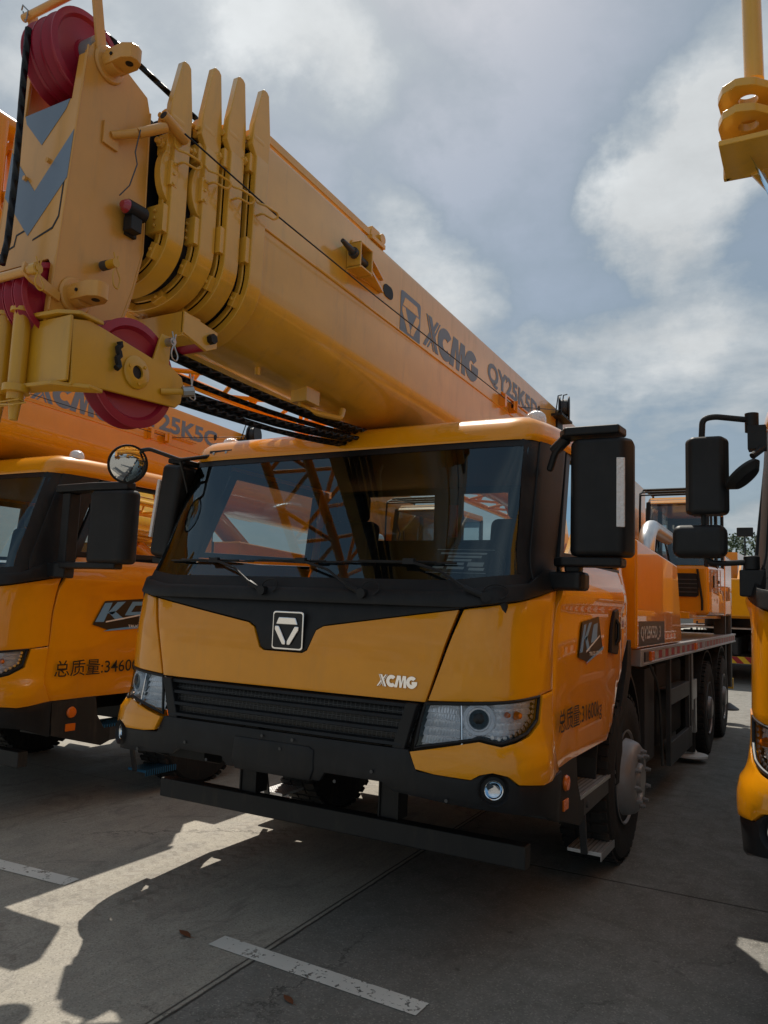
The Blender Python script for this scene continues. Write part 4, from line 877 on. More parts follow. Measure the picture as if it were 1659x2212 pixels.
        mb = MB(); mb.box((min(k*1.04, k*1.24), 1.06, .195), (max(k*1.04, k*1.24), 1.40, .215)); mb.box((min(k*1.235, k*1.24), 1.06, .165), (max(k*1.235, k*1.24), 1.40, .195)); subpart(s2, mb.build('step', var.get('tread', 'tread'), root, bevel=.002))
        # black wheel-arch strip behind the door
        mb = MB(); mb.prism([(1.76, 1.42), (1.86, 1.42), (1.87, 1.20), (1.60, .86), (1.60, .53), (1.43, .53), (1.42, .84), (1.52, .92), (1.74, 1.26)], 0, k*1.19, k*1.245); mb.build('wheel_arch', 'dark', root, bevel=.005)
    # rear wall of the cab with two windows, floor, lining
    mb = MB(); y = 1.70
    def wall(x0, x1, z0, z1, mb): mb.box((x0, y, z0), (x1, y+.04, z1))
    wl = MB()
    for x0, x1, z0, z1 in ((-1.2, 1.2, 1.0, 2.10), (-1.15, 1.15, 2.455, 2.59), (-1.18, -1.06, 2.10, 2.455), (-.20, .03, 2.10, 2.455), (.56, 1.18, 2.10, 2.455)): wall(x0, x1, z0, z1, wl)
    rw = wl.build('rear_wall', 'interior', root)
    mb = MB(); mb.box((-1.2, 1.741, 1.30), (1.2, 1.755, 2.095)); mb.box((-1.15, 1.741, 2.46), (1.15, 1.755, 2.59)); subpart(rw, mb.build('outer_skin', pt, root))
    mb = MB()
    for x0, x1 in ((-1.06, -.20), (.03, .56)): mb.add([(x0, y+.02, 2.10), (x1, y+.02, 2.10), (x1, y+.02, 2.455), (x0, y+.02, 2.455)], [(0, 1, 2, 3)])
    subpart(rw, mb.build('pane', 'glass', root))
    mb = MB(); mb.box((-1.16, .1, 1.30), (1.16, 1.69, 1.33)); mb.box((-1.13, .15, 2.50), (1.13, 1.69, 2.52)); mb.build('cab_lining', 'interior', root)
    mb = MB(); mb.prism([(-.30, 1.45), (-.33, 1.66), (-.10, 1.72), (.16, 1.74), (.22, 1.62), (.18, 1.36)], 0, -1.14, 1.14); db = mb.build('dashboard', 'black', root, bevel=.02)
    mb = MB(); mb.prism([(.64, -.02), (.95, .02), (.98, .20), (.68, .22)], 2, 1.745, 1.747)
    T = lambda a, b, d: (.67 + a*.30, -.22 + .06*a + b*.10 - d, 1.760 + b*.13 + d)
    mb = MB(); flat(mb, [[(0, 0), (1, 0), (1.05, 1), (.08, 1)]], T, .002); pp = mb.build('data_sheet', 'black', root); subpart(db, pp)
    mb = MB(); rows = [(.16, .92, .78, .84), (.30, .85, .64, .72), (.30, .70, .50, .58), (.12, .24, .36, .44), (.30, .60, .34, .44), (.66, .92, .30, .46), (.34, .62, .18, .28), (.70, .95, .14, .24), (.10, .28, .20, .28)]
    flat(mb, [[(a, c), (b, c), (b+.005, d), (a+.005, d)] for a, b, c, d in rows] + [[(.02, .03), (1.0, .03), (1.0, .045), (.02, .045)], [(.08, .955), (1.03, .955), (1.03, .97), (.08, .97)]], lambda a, b, d: T(a, b, d+.0022), .0006); subpart(pp, mb.build('printed_lines', 'white', root))
    for sx in (-.68, .68):
        mb = MB(); mb.box((sx-.24, .75, 1.50), (sx+.24, 1.25, 1.65)); mb.box((sx-.23, 1.16, 1.60), (sx+.23, 1.30, 2.20), Matrix.Rotation(R(-8), 3, 'X')); st = mb.build('seat', 'seat', root, bevel=.05, seg=4)
        mb = MB(); mb.box((sx-.13, 1.24, 2.20), (sx+.13, 1.36, 2.42)); subpart(st, mb.build('headrest', 'seat', root, bevel=.05, seg=4))
    mb = MB(); c = Vector((.62, .42, 1.80)); n = Vector((0, -.8, .6)); a_ = Vector((1, 0, 0)); b_ = n.cross(a_)
    mb.path([c + .22*(a_*math.cos(t*math.pi/12) + b_*math.sin(t*math.pi/12)) for t in range(24)], .014, 8, closed=True); mb.tube(c-n*.25, c, .03, 12); mb.tube(c-a_*.22, c+a_*.22, .015, 8); mb.build('steering_wheel', 'black', root)
    mb = MB(); mb.tube((-.02, 1.66, 2.12), (-.02, 1.66, 2.36), .035, 16); mb.build('extinguisher', 'red', root)
    mb = MB(); flat(mb, [[(-1.235, 2.22), (-1.195, 2.22), (-1.195, 2.30), (-1.235, 2.30)]], skin_to3(.006), .001); mb.build('windscreen_sticker', 'white', root)
    # wipers
    for px, jx, bx0, bx1 in ((-.15, -.58, -.95, -.31), (.45, .02, -.37, .27), (1.05, .66, .27, .90)):
        mb = MB(); piv = S(px, 1.65, .05); j = S(jx, 1.812, .035)
        mid = S(px-.09, 1.69, .06); mb.path([piv, mid], .014, 8); mb.path([mid, S((px+jx)/2-.02, 1.765, .052), j], .007, 8)
        mb.tube(S(px, 1.65, .02), S(px, 1.65, .066), .024, 16)
        mb.path([S(px+.035+.05*math.cos(R(t)), 1.675+.035*math.sin(R(t)), .045) for t in range(-60, 200, 20)], .0035, 6)
        wp = mb.build('wiper', 'black', root)
        mb = MB(); n_ = 10; mb.path([S(bx0+(bx1-bx0)*i/n_, 1.822-.004*i/n_-.012, .014) for i in range(n_+1)], .005, 6); mb.path([S(bx0+.1+(bx1-bx0-.2)*i/n_, 1.822-.012-.003*i/n_+.004, .026) for i in range(n_+1)], .005, 6)
        mb.box(j-Vector((.03, .012, .014)), j+Vector((.03, .012, .014))); subpart(wp, mb.build('blade', 'black', root))
    # decals on the right-hand door
    T = side_to3(1.262); bl = MB()
    flat(bl, [[(.45, 1.36), (.52, 1.545), (.88, 1.575), (.97, 1.40), (.62, 1.33)]], T, .0012); dc = bl.build('logo_decal', 'decal_black', root)
    T2 = side_to3(1.2635)
    bl = MB(); flat(bl, [[(.47, 1.385), (.555, 1.53), (.60, 1.535), (.52, 1.385)], [(.56, 1.455), (.66, 1.54), (.72, 1.545), (.60, 1.445)], [(.575, 1.46), (.62, 1.47), (.68, 1.39), (.62, 1.385)]]
        + ([[(.70, 1.43), (.765, 1.535), (.86, 1.54), (.87, 1.515), (.79, 1.51), (.755, 1.455), (.80, 1.455), (.80, 1.43)]] if var.get('logo') == 'KCC' else [[(.70, 1.43), (.76, 1.53), (.85, 1.54), (.83, 1.44)]]), T2, .001)
    flat(bl, [[(.60, 1.32), (.64, 1.335), (.99, 1.405), (.985, 1.385)]], T2, .001)
    subpart(dc, bl.build('logo_lettering', 'decal_blue', root))
    bl = MB(); flat(bl, [[(.60, 1.39), (.90, 1.47), (.90, 1.462), (.60, 1.38)]], T2, .0012); flat_text(bl, 'TRUCK CRANE', .022, side_to3(1.2645), .001, (.66, 1.36), .01, 1.4); subpart(dc, bl.build('logo_caption', 'white', root))
    bl = MB(); T = side_to3(1.262)
    flat_text(bl, '总质量:' + var.get('mass', '31600kg'), .13, T, .001, (.10, .99), .006, width=.86); bl.build('mass_lettering', 'decal_black', root)
    bl = MB(); flat(bl, [[(1.46, 1.60), (1.56, 1.60), (1.56, 1.72), (1.46, 1.72)], [(1.46, 1.50), (1.56, 1.50), (1.56, 1.575), (1.46, 1.575)]], side_to3(1.263), .001); wd = bl.build('warning_sticker', 'white', root)
    bl = MB(); flat(bl, [arc(1.487, 1.665, .013, .02, 0, 360, 12), [(1.52, 1.70), (1.55, 1.70), (1.55, 1.69), (1.52, 1.69)], [(1.52, 1.67), (1.55, 1.67), (1.55, 1.66), (1.52, 1.66)], [(1.48, 1.51), (1.49, 1.51), (1.49, 1.56), (1.48, 1.56)], [(1.50, 1.51), (1.515, 1.51), (1.515, 1.55), (1.50, 1.55)], [(1.53, 1.51), (1.54, 1.51), (1.54, 1.56), (1.53, 1.56)]], side_to3(1.2645), .001); subpart(wd, bl.build('pictogram', 'lampred', root))
    # front underrun bar
    mb = MB(); mb.box((-1.155, -.05, .395), (1.155, .03, .504)); ub = mb.build('underrun_bar', 'dark', root, bevel=.008)
    mb = MB()
    for x in (-.52, .40):
        mb = MB(); mb.box((x-.05, .0, .50), (x+.05, .06, .95)); mb.box((x-.06, -.01, .50), (x-.05, .10, .95)); mb.box((x+.05, -.01, .50), (x+.06, .10, .95))
        subpart(ub, mb.build('bar_post', 'dark', root, bevel=.003))

def mirror_right(root, k=1, dx=0.):
    xx = lambda a: k*a + dx
    def bx(mb, a, b): return mb.box((min(xx(a[0]), xx(b[0])), a[1], a[2]), (max(xx(a[0]), xx(b[0])), b[1], b[2]))
    mb = MB(); mb.prism([(xx(1.33), .03), (xx(1.36), -.02), (xx(1.585), -.01), (xx(1.622), .06), (xx(1.61), .17), (xx(1.335), .16)], 2, 1.865, 2.435)
    o = mb.build('mirror', 'black', root, bevel=.028, seg=4)
    mb = MB(); mb.prism([(xx(1.27), .04), (xx(1.31), -.02), (xx(1.57), -.01), (xx(1.58), .12), (xx(1.27), .14)], 2, 2.45, 2.495)
    m2b = MB(); m2b.prism([(xx(1.25), .02), (xx(1.30), -.02), (xx(1.58), .0), (xx(1.58), .12), (xx(1.25), .13)], 2, 1.815, 1.86); subpart(o, m2b.build('lower_bracket', 'black', root, bevel=.012))
    mb.tube((xx(1.30), .07, 2.46), (xx(1.22), .10, 2.40), .03, 14); mb.path([(xx(1.20), .10, 2.30), (xx(1.235), .08, 2.39), (xx(1.28), .07, 2.44)], .018, 10, sm=.04)
    subpart(o, mb.build('mirror_bracket', 'black', root, bevel=.012))
    mb = MB(); mb.prism([(xx(1.19), .02), (xx(1.38), -.02), (xx(1.41), .0), (xx(1.41), .10), (xx(1.19), .12)], 2, 1.70, 1.79); mb.box((min(xx(1.30), xx(1.38)), .02, 1.78), (max(xx(1.30), xx(1.38)), .10, 1.83)); subpart(o, mb.build('mirror_arm', 'black', root, bevel=.02))
    mb = MB(); mb.prism([(xx(1.560), -.022), (xx(1.594), -.008), (xx(1.597), .0), (xx(1.562), .0)], 2, 2.0, 2.33); subpart(o, mb.build('side_lamp', 'whitelens', root, bevel=.003))
    mb = MB(); mb.box((min(xx(1.375), xx(1.60)), .162, 1.92), (max(xx(1.375), xx(1.60)), .172, 2.38)); subpart(o, mb.build('mirror_glass', 'mirror', root))
    return o
def mirror_left(root):
    rot = Matrix.Rotation(R(7), 3, 'Y'); c0 = (-1.24, .0, 2.14)
    mb = MB(); mb.box((-1.325, -.09, 1.845), (-1.155, .16, 2.44), rot, c0); o = mb.build('mirror', 'black', root, bevel=.035, seg=4)
    mb = MB(); mb.box((-1.31, -.06, 2.445), (-1.16, .12, 2.48), rot, c0); mb.path([(-1.18, .03, 2.42), (-1.12, .05, 2.40), (-1.08, .08, 2.42)], .018, 10); subpart(o, mb.build('mirror_bracket', 'black', root, bevel=.01))
    mb = MB(); mb.box((-1.31, -.06, 1.80), (-1.16, .12, 1.84), rot, c0); mb.box((-1.30, -.02, 1.72), (-1.15, .08, 1.81)); subpart(o, mb.build('lower_bracket', 'black', root, bevel=.01))
    mb = MB(); mb.box((-1.336, -.095, 1.96), (-1.315, -.07, 2.33), rot, c0); subpart(o, mb.build('side_lamp', 'whitelens', root, bevel=.003))
    mb = MB(); mb.box((-1.31, .162, 1.90), (-1.17, .17, 2.39), rot, c0); subpart(o, mb.build('mirror_glass', 'mirror', root))
    return o
def round_mirror(root):
    c = Vector((-1.40, -.27, 2.415)); n = Vector((.86, -.46, -.22)).normalized()
    mb = MB(); mb.lathe([(.0, -.05), (.07, -.045), (.11, -.02), (.125, .0), (.125, .012), (.114, .012)], c, n, 40); 
    # the convex glass looks down towards the front of the cab; its shell is behind
    o = mb.build('round_mirror', 'black', root)
    mb = MB(); mb.lathe([(.115, .010), (.09, .022), (.055, .031), (0, .035)], c, n, 40); subpart(o, mb.build('mirror_glass', 'mirror', root))
    mb = MB(); mb.path([c-n*.03, c+Vector((.0, .05, .09)), c+Vector((.12, .06, .10)), (-1.12, -.10, 2.455), (-.98, .06, 2.505), (-.86, .07, 2.51)], .013, 10, sm=.04); mb.path([(-1.13, -.09, 2.45), (-1.13, .02, 2.20), (-1.15, .05, 2.16)], .011, 8, sm=.04); mb.box((-1.0, .03, 2.49), (-.82, .06, 2.53)); subpart(o, mb.build('mirror_arm', 'black_gloss', root, bevel=.002))
    mb = MB(); mb.tube((-.96, .02, 2.51), (-.96, .035, 2.51), .009, 8); mb.tube((-.86, .02, 2.512), (-.86, .035, 2.512), .009, 8); subpart(o, mb.build('bolt', 'zinc', root))

# ------------------------------------------------------------------ carrier, deck and superstructure
def wheel(root, k, y, front, z=.53):
    rr = .53; x1 = k*1.228 if front else k*1.215; wd = .30
    prof = [(.30, 0), (.33, .0), (.36, .012), (.44, .02), (.50, .008), (.518, -.02), (.53, -.04), (.53, -wd+.04), (.518, -wd+.02), (.50, -wd-.005), (.40, -wd-.01), (.30, -wd)]
    mb = MB(); mb.lathe(prof, (x1, y, z), (k, 0, 0), 72)
    for i in range(44):                                  # tread lugs on the shoulders
        a = 2*math.pi*i/44
        for off in (-.045, -wd+.045, -.15):
            rot = Matrix.Rotation(-a, 3, 'X') if True else None
            cx, cy, cz = x1+k*off, y+math.sin(a)*.53, z+math.cos(a)*.53
            mb.box((cx-.045, cy-.022, cz-.012), (cx+.045, cy+.022, cz+.008), Matrix.Rotation(-a, 3, 'X'))
    w_ = mb.build('wheel', 'tyre', root, smooth=30)
    if front:
        pr = [(.285, -.01), (.30, .012), (.292, .014), (.275, -.01), (.262, -.04), (.250, -.03), (.238, .035), (.222, .075), (.195, .098), (.145, .10), (.132, .085), (.130, .04), (.10, .04), (.095, .10), (.082, .115), (.0, .115)]
        nutr, nx = .170, .098
    else:
        pr = [(.285, -.01), (.30, .012), (.292, .014), (.275, -.01), (.262, -.06), (.245, -.10), (.20, -.125), (.165, -.13), (.15, -.11), (.14, -.02), (.12, .03), (.10, .04), (.0, .045)]
        nutr, nx = .19, -.128
    mb = MB(); mb.lathe(pr, (x1, y, z), (k, 0, 0), 56); rim = mb.build('rim', 'steel', root, smooth=40); subpart(w_, rim)
    mb = MB()
    for i in range(10):
        a = 2*math.pi*(i+.3)/10; c = (x1+k*nx, y+nutr*math.cos(a), z+nutr*math.sin(a)); c2 = (c[0]+k*.020, c[1], c[2]); c3 = (c[0]+k*.036, c[1], c[2])
        mb.tube(c, c2, .017, 6); mb.tube(c2, c3, .011, 10)
    subpart(w_, mb.split('wheel_nut', 'steel', root, per=2))
    return w_
def build_chassis(root, var):
    mb = MB()
    for k in (-1, 1):
        mb.box((min(k*.36, k*.46), .3, .70), (max(k*.36, k*.46), 9.6, 1.10))
    for y in (.5, 2.9, 4.6, 7.2, 9.4): mb.box((-.36, y, .75), (.36, y+.2, 1.05))
    mb.box((-.5, .9, .62), (.5, 2.4, 1.28)); mb.box((-.9, 1.68, .45), (.9, 1.82, .62)); mb.box((-.9, 6.32, .42), (.9, 6.46, .66)); mb.box((-.9, 7.92, .42), (.9, 8.06, .66))
    mb.box((-1.15, .05, .72), (1.15, .12, 1.2)); mb.box((-1.1, .1, .95), (1.1, 1.7, 1.28)); mb.lathe([(.0, -.22), (.15, -.20), (.24, 0), (.15, .2), (0, .22)], (0, 6.39, .55), (0, 1, 0), 20)
    mb.build('chassis_frame', 'dark', root, bevel=.006)
    for k in (-1, 1):
        wheel(root, k, 1.753, True)
        for y in (6.39, 7.99): wheel(root, k, y, False)
    for k in (-1, 1):
        B = lambda mb, a, b: mb.box((min(k*a[0], k*b[0]), a[1], a[2]), (max(k*a[0], k*b[0]), b[1], b[2]))
        # front mudguard, its rear flap
        mb = MB(); N = 16; pts = [(1.753+.68*math.cos(R(t)), .60+.66*math.sin(R(t))) for t in range(0, 181, 12)]
        inner = [(1.753+.655*math.cos(R(t)), .60+.635*math.sin(R(t))) for t in range(180, -1, -12)]
        for i in range(len(pts)-1):
            mb.prism([pts[i], pts[i+1], inner[len(pts)-2-i], inner[len(pts)-1-i]], 0, k*.90, k*1.20)
        B(mb, (.9, 2.40, .32), (1.2, 2.425, .62)); mb.build('mudguard', 'dark', root)
        mb = MB(); mb.path([(k*1.17, 2.9, 1.22), (k*1.18, 3.30, 1.0), (k*1.18, 3.42, .55), (k*1.18, 3.46, .32)], .012, 8, sm=.3); B(mb, (.85, 3.0, .40), (1.12, 3.42, 1.15)); mb.build('flap_frame', 'darkgrey', root)
        # ladder rack of flat plates
        mb = MB(); 
        for y in (3.70, 4.84, 4.99): B(mb, (1.17, y, .28), (1.21, y+.05, 1.22))
        B(mb, (1.17, 3.75, .80), (1.21, 4.84, .94)); B(mb, (1.17, 3.75, .28), (1.21, 4.99, .48)); B(mb, (1.10, 3.75, .925), (1.17, 4.84, .94))
        fr = mb.build('side_rack', 'darkgrey', root, bevel=.004)
        mb = MB(); B(mb, (.6, 3.75, .42), (1.08, 5.2, 1.15)); mb.build('fuel_tank', 'dark', root, bevel=.03)
        mb = MB(); B(mb, (1.16, 5.15, .62), (1.20, 5.22, 1.2)); B(mb, (1.15, 5.22, .72), (1.20, 5.50, .92)); B(mb, (1.15, 5.45, .35), (1.19, 5.55, .75)); mb.build('valve_panel', 'zinc', root, bevel=.004)
        # outrigger beam with round pad
        mb = MB(); B(mb, (.3, 5.55, .55), (1.16, 5.75, .85)); mb.tube((k*1.10, 5.65, .85), (k*1.10, 5.65, .12), .06, 16); og = mb.build('outrigger', 'dark', root)
        mb = MB(); mb.lathe([(.0, .10), (.06, .10), (.09, .04), (.20, .02), (.20, .0)], (k*1.08, 5.72, .06), (0, 0, 1), 32); subpart(og, mb.build('outrigger_pad', 'white', root))
        mb = MB(); B(mb, (1.0, 8.95, .22), (1.16, 9.05, 1.6)); mb.tube((k*1.16, 9.35, .55), (k*1.16, 9.35, 1.62), .05, 14); mb.lathe([(.0, .1), (.05, .1), (.17, .02), (.17, .0)], (k*1.12, 9.45, .2), (0, 0, 1), 28); mb.build('rear_jack', 'darkgrey', root, bevel=.004)
        for y in (6.39, 7.99):
            mb = MB()
            pts = [(y+.70*math.cos(R(t)), .58+.62*math.sin(R(t))) for t in range(20, 161, 14)]; q = [(a, b-.02) for a, b in pts]
            for i in range(len(pts)-1): mb.prism([pts[i], pts[i+1], q[i+1], q[i]], 0, k*.62, k*1.2)
            mb.build('mudguard', 'dark', root)
        # deck edge rail with reflective tape
        mb = MB(); B(mb, (1.20, 2.20, 1.225), (1.245, 9.43, 1.345)); B(mb, (1.245, 2.2, 1.325), (1.258, 9.43, 1.345)); B(mb, (1.245, 2.2, 1.225), (1.258, 9.43, 1.243)); B(mb, (1.18, 2.12, 1.225), (1.262, 2.22, 1.345)); B(mb, (1.20, 5.7, 1.225), (1.259, 5.73, 1.345))
        rail = mb.build('deck_rail', 'alu', root, bevel=.003)
        red, wh = MB(), MB(); y = 2.75; i = 0
        while y < 9.3:
            B(red if i % 2 else wh, (1.2455, y, 1.252), (1.249, y+.15, 1.315)); y += .155; i += 1
        subpart(rail, red.build('red_tape', 'redtape', root)); subpart(rail, wh.build('white_tape', 'whitetape', root))
        mb = MB(); B(mb, (1.246, 2.50, 1.25), (1.268, 2.62, 1.32)); B(mb, (1.246, 4.95, 1.25), (1.27, 5.05, 1.32)); subpart(rail, mb.build('side_marker', 'amber', root, bevel=.004))
        mb = MB(); B(mb, (1.246, 2.31, 1.25), (1.258, 2.44, 1.32)); subpart(rail, mb.build('lamp_socket', 'darkgrey', root, bevel=.003))
    mb = MB(); mb.box((-1.2, 4.1, 1.30), (1.2, 9.4, 1.335)); dk = mb.build('deck', 'zinc', root)
    mb = MB(); mb.tube((1.08, 4.55, 1.335), (1.08, 4.55, 1.43), .028, 14); mb.box((.85, 4.3, 1.336), (1.05, 4.9, 1.37)); dd = mb.build('filler_neck', 'black', root, bevel=.005)
    # engine hood / tool locker behind the cab
    mb = MB(); mb.box((-1.15, 1.80, 1.20), (1.15, 2.06, 1.95)); mb.build('bulkhead', 'paint_orange', root, bevel=.01)
    mb = MB()
    prof = [(2.04, 1.35), (4.12, 1.35), (3.86, 2.05), (2.04, 2.13)]
    mb.prism(prof, 0, .42, 1.25); mb.prism(prof, 0, -1.25, -.42); lk = mb.build('side_locker', 'paint_orange', root, bevel=.018, seg=3)
    mb = MB(); flat(mb, [[(2.10, 1.365), (3.16, 1.365), (3.16, 1.545), (2.10, 1.545)]], side_to3(1.2505), .001); pl_ = mb.build('model_plate', 'decal_black', root)
    mb = MB(); flat_text(mb, var.get('plate', 'QY25K5D_3'), .11, side_to3(1.2518), .0006, (2.16, 1.40), .03, 1.25); subpart(pl_, mb.build('plate_lettering', 'whitetape', root))
    mb = MB(); mb.path([(1.02, 3.55, 1.9), (1.02, 3.65, 2.30), (1.0, 3.95, 2.42), (.95, 5.2, 2.43)], .075, 18, sm=.5); mb.build('exhaust_pipe', 'alu', root)
    mb = MB(); mb.box((-.30, 2.1, 1.30), (.30, 3.9, 1.72)); mb.build('engine_cover', 'dark', root, bevel=.02)
    # superstructure
    mb = MB(); mb.tube((0, 6.6, 1.33), (0, 6.6, 1.56), .62, 48); mb.build('slewing_ring', 'dark', root)
    mb = MB()
    for x in (-.46, .40): mb.prism([(5.6, 1.58), (9.2, 1.58), (9.3, 2.2), (7.9, 3.05), (7.3, 3.05), (5.9, 2.1)], 0, x, x+.06)
    mb.box((-1.1, 5.7, 1.56), (1.1, 9.2, 1.64)); mb.build('turntable', 'paint_orange', root, bevel=.01)
    mb = MB(); mb.prism([(-1.2, 8.6), (1.2, 8.6), (1.2, 9.5), (.9, 9.9), (-.9, 9.9), (-1.2, 9.5)], 2, 1.6, 2.5); mb.build('counterweight', 'paint_orange', root, bevel=.04)
    mb = MB(); mb.tube((-.4, 8.0, 2.3), (.4, 8.0, 2.3), .26, 32); mb.build('winch_drum', 'rope', root)
    mb = MB(); mb.tube((0, 4.6, 1.55), (0, 3.0, 2.55), .11, 20); mb.tube((0, 3.0, 2.55), (0, 2.2, 2.62), .08, 20, .08); mb.build('lift_cylinder', 'paint_orange', root)
    # operator's cab on the left side of the vehicle
    x0, x1, y0, y1, zt = .50, 1.24, 6.3, 8.1, 3.0
    mb = MB(); mb.prism([(y0, 1.60), (y1, 1.60), (y1, 2.28), (y0-.02, 2.20)], 0, x0, x1); oc = mb.build('operator_cab', 'paint_orange', root, bevel=.05, seg=4)
    mb = MB(); mb.prism([(y0+.12, zt-.03), (y0+.30, zt+.07), (y1, zt+.07), (y1, zt-.03)], 0, x0, x1); subpart(oc, mb.build('cab_roof', 'paint_orange', root, bevel=.03, seg=3))
    mb = MB()
    for x in (x0, x1-.05): mb.prism([(y1-.08, 2.25), (y1, 2.25), (y1, zt), (y1-.08, zt)], 0, x, x+.05); mb.prism([(y0-.01, 2.18), (y0+.06, 2.18), (y0+.20, zt), (y0+.13, zt)], 0, x, x+.05); mb.prism([(7.25, 2.2), (7.32, 2.2), (7.32, zt), (7.25, zt)], 0, x, x+.05)
    subpart(oc, mb.build('cab_frame', 'black', root, bevel=.012))
    mb = MB(); mb.add([(x0+.05, y0, 2.20), (x1-.05, y0, 2.20), (x1-.05, y0+.15, zt), (x0+.05, y0+.15, zt)], [(0, 1, 2, 3)]); mb.add([(x1-.02, y0+.06, 2.25), (x1-.02, y1, 2.25), (x1-.02, y1, zt), (x1-.02, y0+.2, zt)], [(0, 1, 2, 3)]); mb.add([(x0+.02, y0+.06, 2.25), (x0+.02, y1, 2.25), (x0+.02, y1, zt), (x0+.02, y0+.2, zt)], [(0, 1, 2, 3)])
    subpart(oc, mb.split('pane', 'glass', root, smooth=0))
    mb = MB(); mb.prism([(a+.86, b+1.96) for a, b in rrect(-.27, -.14, .27, .14, .04)], 1, y0-.035, y0-.0); subpart(oc, mb.build('front_grille', 'black', root, bevel=.004))
    mb = MB()
    for z in (1.87, 1.92, 1.97, 2.02): mb.box((.61, y0-.045, z), (1.11, y0-.036, z+.012))
    subpart(oc, mb.build('grille_slats', 'darkgrey', root))
    mb = MB()
    for i in range(10): mb.tube((x0-.04, y0-.05+.09*i, zt+.17 if i > 2 else zt+.06+.045*i), (x1+.04, y0-.05+.09*i, zt+.17 if i > 2 else zt+.06+.045*i), .010, 8)
    for x in (x0-.04, x1+.04): mb.path([(x, y0-.06, 2.25), (x, y0-.05, zt-.1), (x, y0-.03, zt+.08), (x, y0+.22, zt+.17), (x, y0+.85, zt+.17), (x, y0+.85, zt)], .014, 8)
    subpart(oc, mb.build('roof_guard', 'black', root))
    mb = MB(); mb.path([(1.12, y0-.05, 2.15), (1.17, y0-.05, 1.78), (1.17, y0-.05, 1.66)], .014, 8); subpart(oc, mb.build('grab_rail', 'black', root))
    mb = MB(); mb.path([(.62, y0-.03, 2.22), (.66, y0+.02, 2.62), (.60, y0+.04, 2.75)], .014, 6); mb.path([(.80, y0-.01, 2.22), (.70, y0+.05, 2.66)], .011, 6); subpart(oc, mb.build('wiper', 'black', root))
    mb = MB(); mb.box((.66, 7.0, 2.0), (1.05, 7.45, 2.35)); mb.box((.68, 7.4, 2.3), (1.03, 7.52, 2.85)); subpart(oc, mb.build('seat', 'seat', root, bevel=.05, seg=3))
    mb = MB(); mb.box((x0+.03, y1-.03, 2.2), (x1-.03, y1-.01, 2.5)); mb.box((x0+.03, y0+.05, 2.19), (x1-.03, y1-.05, 2.215)); mb.box((x0+.03, y1-.03, 2.5), (x0+.06, y1-.01, zt)); mb.box((x0+.03, y1-.03, 2.88), (x1-.03, y1-.01, zt)); subpart(oc, mb.build('cab_lining', 'interior', root))
    mb = MB(); mb.box((1.241, 6.75, 1.95), (1.25, 6.82, 2.1)); mb.box((1.241, 7.3, 2.02), (1.248, 7.42, 2.06)); subpart(oc, mb.split('door_handle', 'black', root))
    # rear end: marker board
    mb = MB(); mb.box((-1.2, 9.60, .50), (1.2, 9.64, .66)); tb = mb.build('rear_board', 'yellowtape', root)
    mb = MB()
    for i in range(8): mb.prism([(-1.2+.3*i, .502), (-1.05+.3*i, .502), (-.9+.3*i, .658), (-1.05+.3*i, .658)], 1, 9.641, 9.645)
    subpart(tb, mb.build('red_stripe', 'redtape', root))
    mb = MB()
    for k in (-1, 1): mb.box((k*.95-.15, 9.6, .75), (k*.95+.15, 9.66, .87))
    mb.build('tail_lamp', 'lampred', root, bevel=.01)

def crane(name, label, group, var):
    root = thing(name, label, 'truck crane', group=group)
    build_boom(root, var); build_cab(root, var); build_chassis(root, var)
    return root

# ------------------------------------------------------------------ ground, joints, lines
def sheet(name, x0, y0, x1, y1, z, m, n=1):
    mb = MB(); mb.add([(x0, y0, z), (x1, y0, z), (x1, y1, z), (x0, y1, z)], [(0, 1, 2, 3)]); return mb.build(name, m, None, smooth=0)
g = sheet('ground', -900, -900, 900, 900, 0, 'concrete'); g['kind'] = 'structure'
def line(x0, y0, x1, y1, w_=.115):
    d = Vector((x1-x0, y1-y0)).normalized(); nrm = Vector((-d.y, d.x))*w_/2
    mb = MB(); mb.add([(x0-nrm.x, y0-nrm.y, .004), (x1-nrm.x, y1-nrm.y, .004), (x1+nrm.x, y1+nrm.y, .004), (x0+nrm.x, y0+nrm.y, .004)], [(0, 1, 2, 3)])
    o = mb.build('painted_line', 'line', None, smooth=0); o['kind'] = 'structure'; return o
line(-.14, -.66, .955, -.695); line(-2.45, -.62, -1.29, -.54); line(-4.6, -.60, -3.6, -.57); line(1.9, -.73, 3.0, -.76)
def leaf(x, y, a, s, lab):
    mb = MB(); pts = [(0, -.045), (.016, -.02), (.02, .01), (.008, .04), (0, .055), (-.010, .038), (-.018, .01), (-.014, -.02)]
    n = len(pts); vs = [(0, 0, .012)] + [(p[0], p[1], .004 + .25*abs(p[0])+.1*max(0, p[1])) for p in pts]
    mb.add(vs, [(0, i+1, (i+1) % n+1) for i in range(n)]); mb.tube((0, -.045, .006), (.004, -.075, .010), .0012, 5)
    o = mb.build('dry_leaf', 'leaf', None); o.location = (x, y, .001); o.rotation_euler = (0, 0, a); o.scale = (s,)*3
    o['label'] = lab; o['category'] = 'leaf'; return o
leaf(-.30, -.70, 1.3, 1.0, 'curled brown dry leaf lying on shaded concrete left of the white line')
leaf(.47, -.93, 1.1, .8, 'small brown dry leaf lying below the long white line')
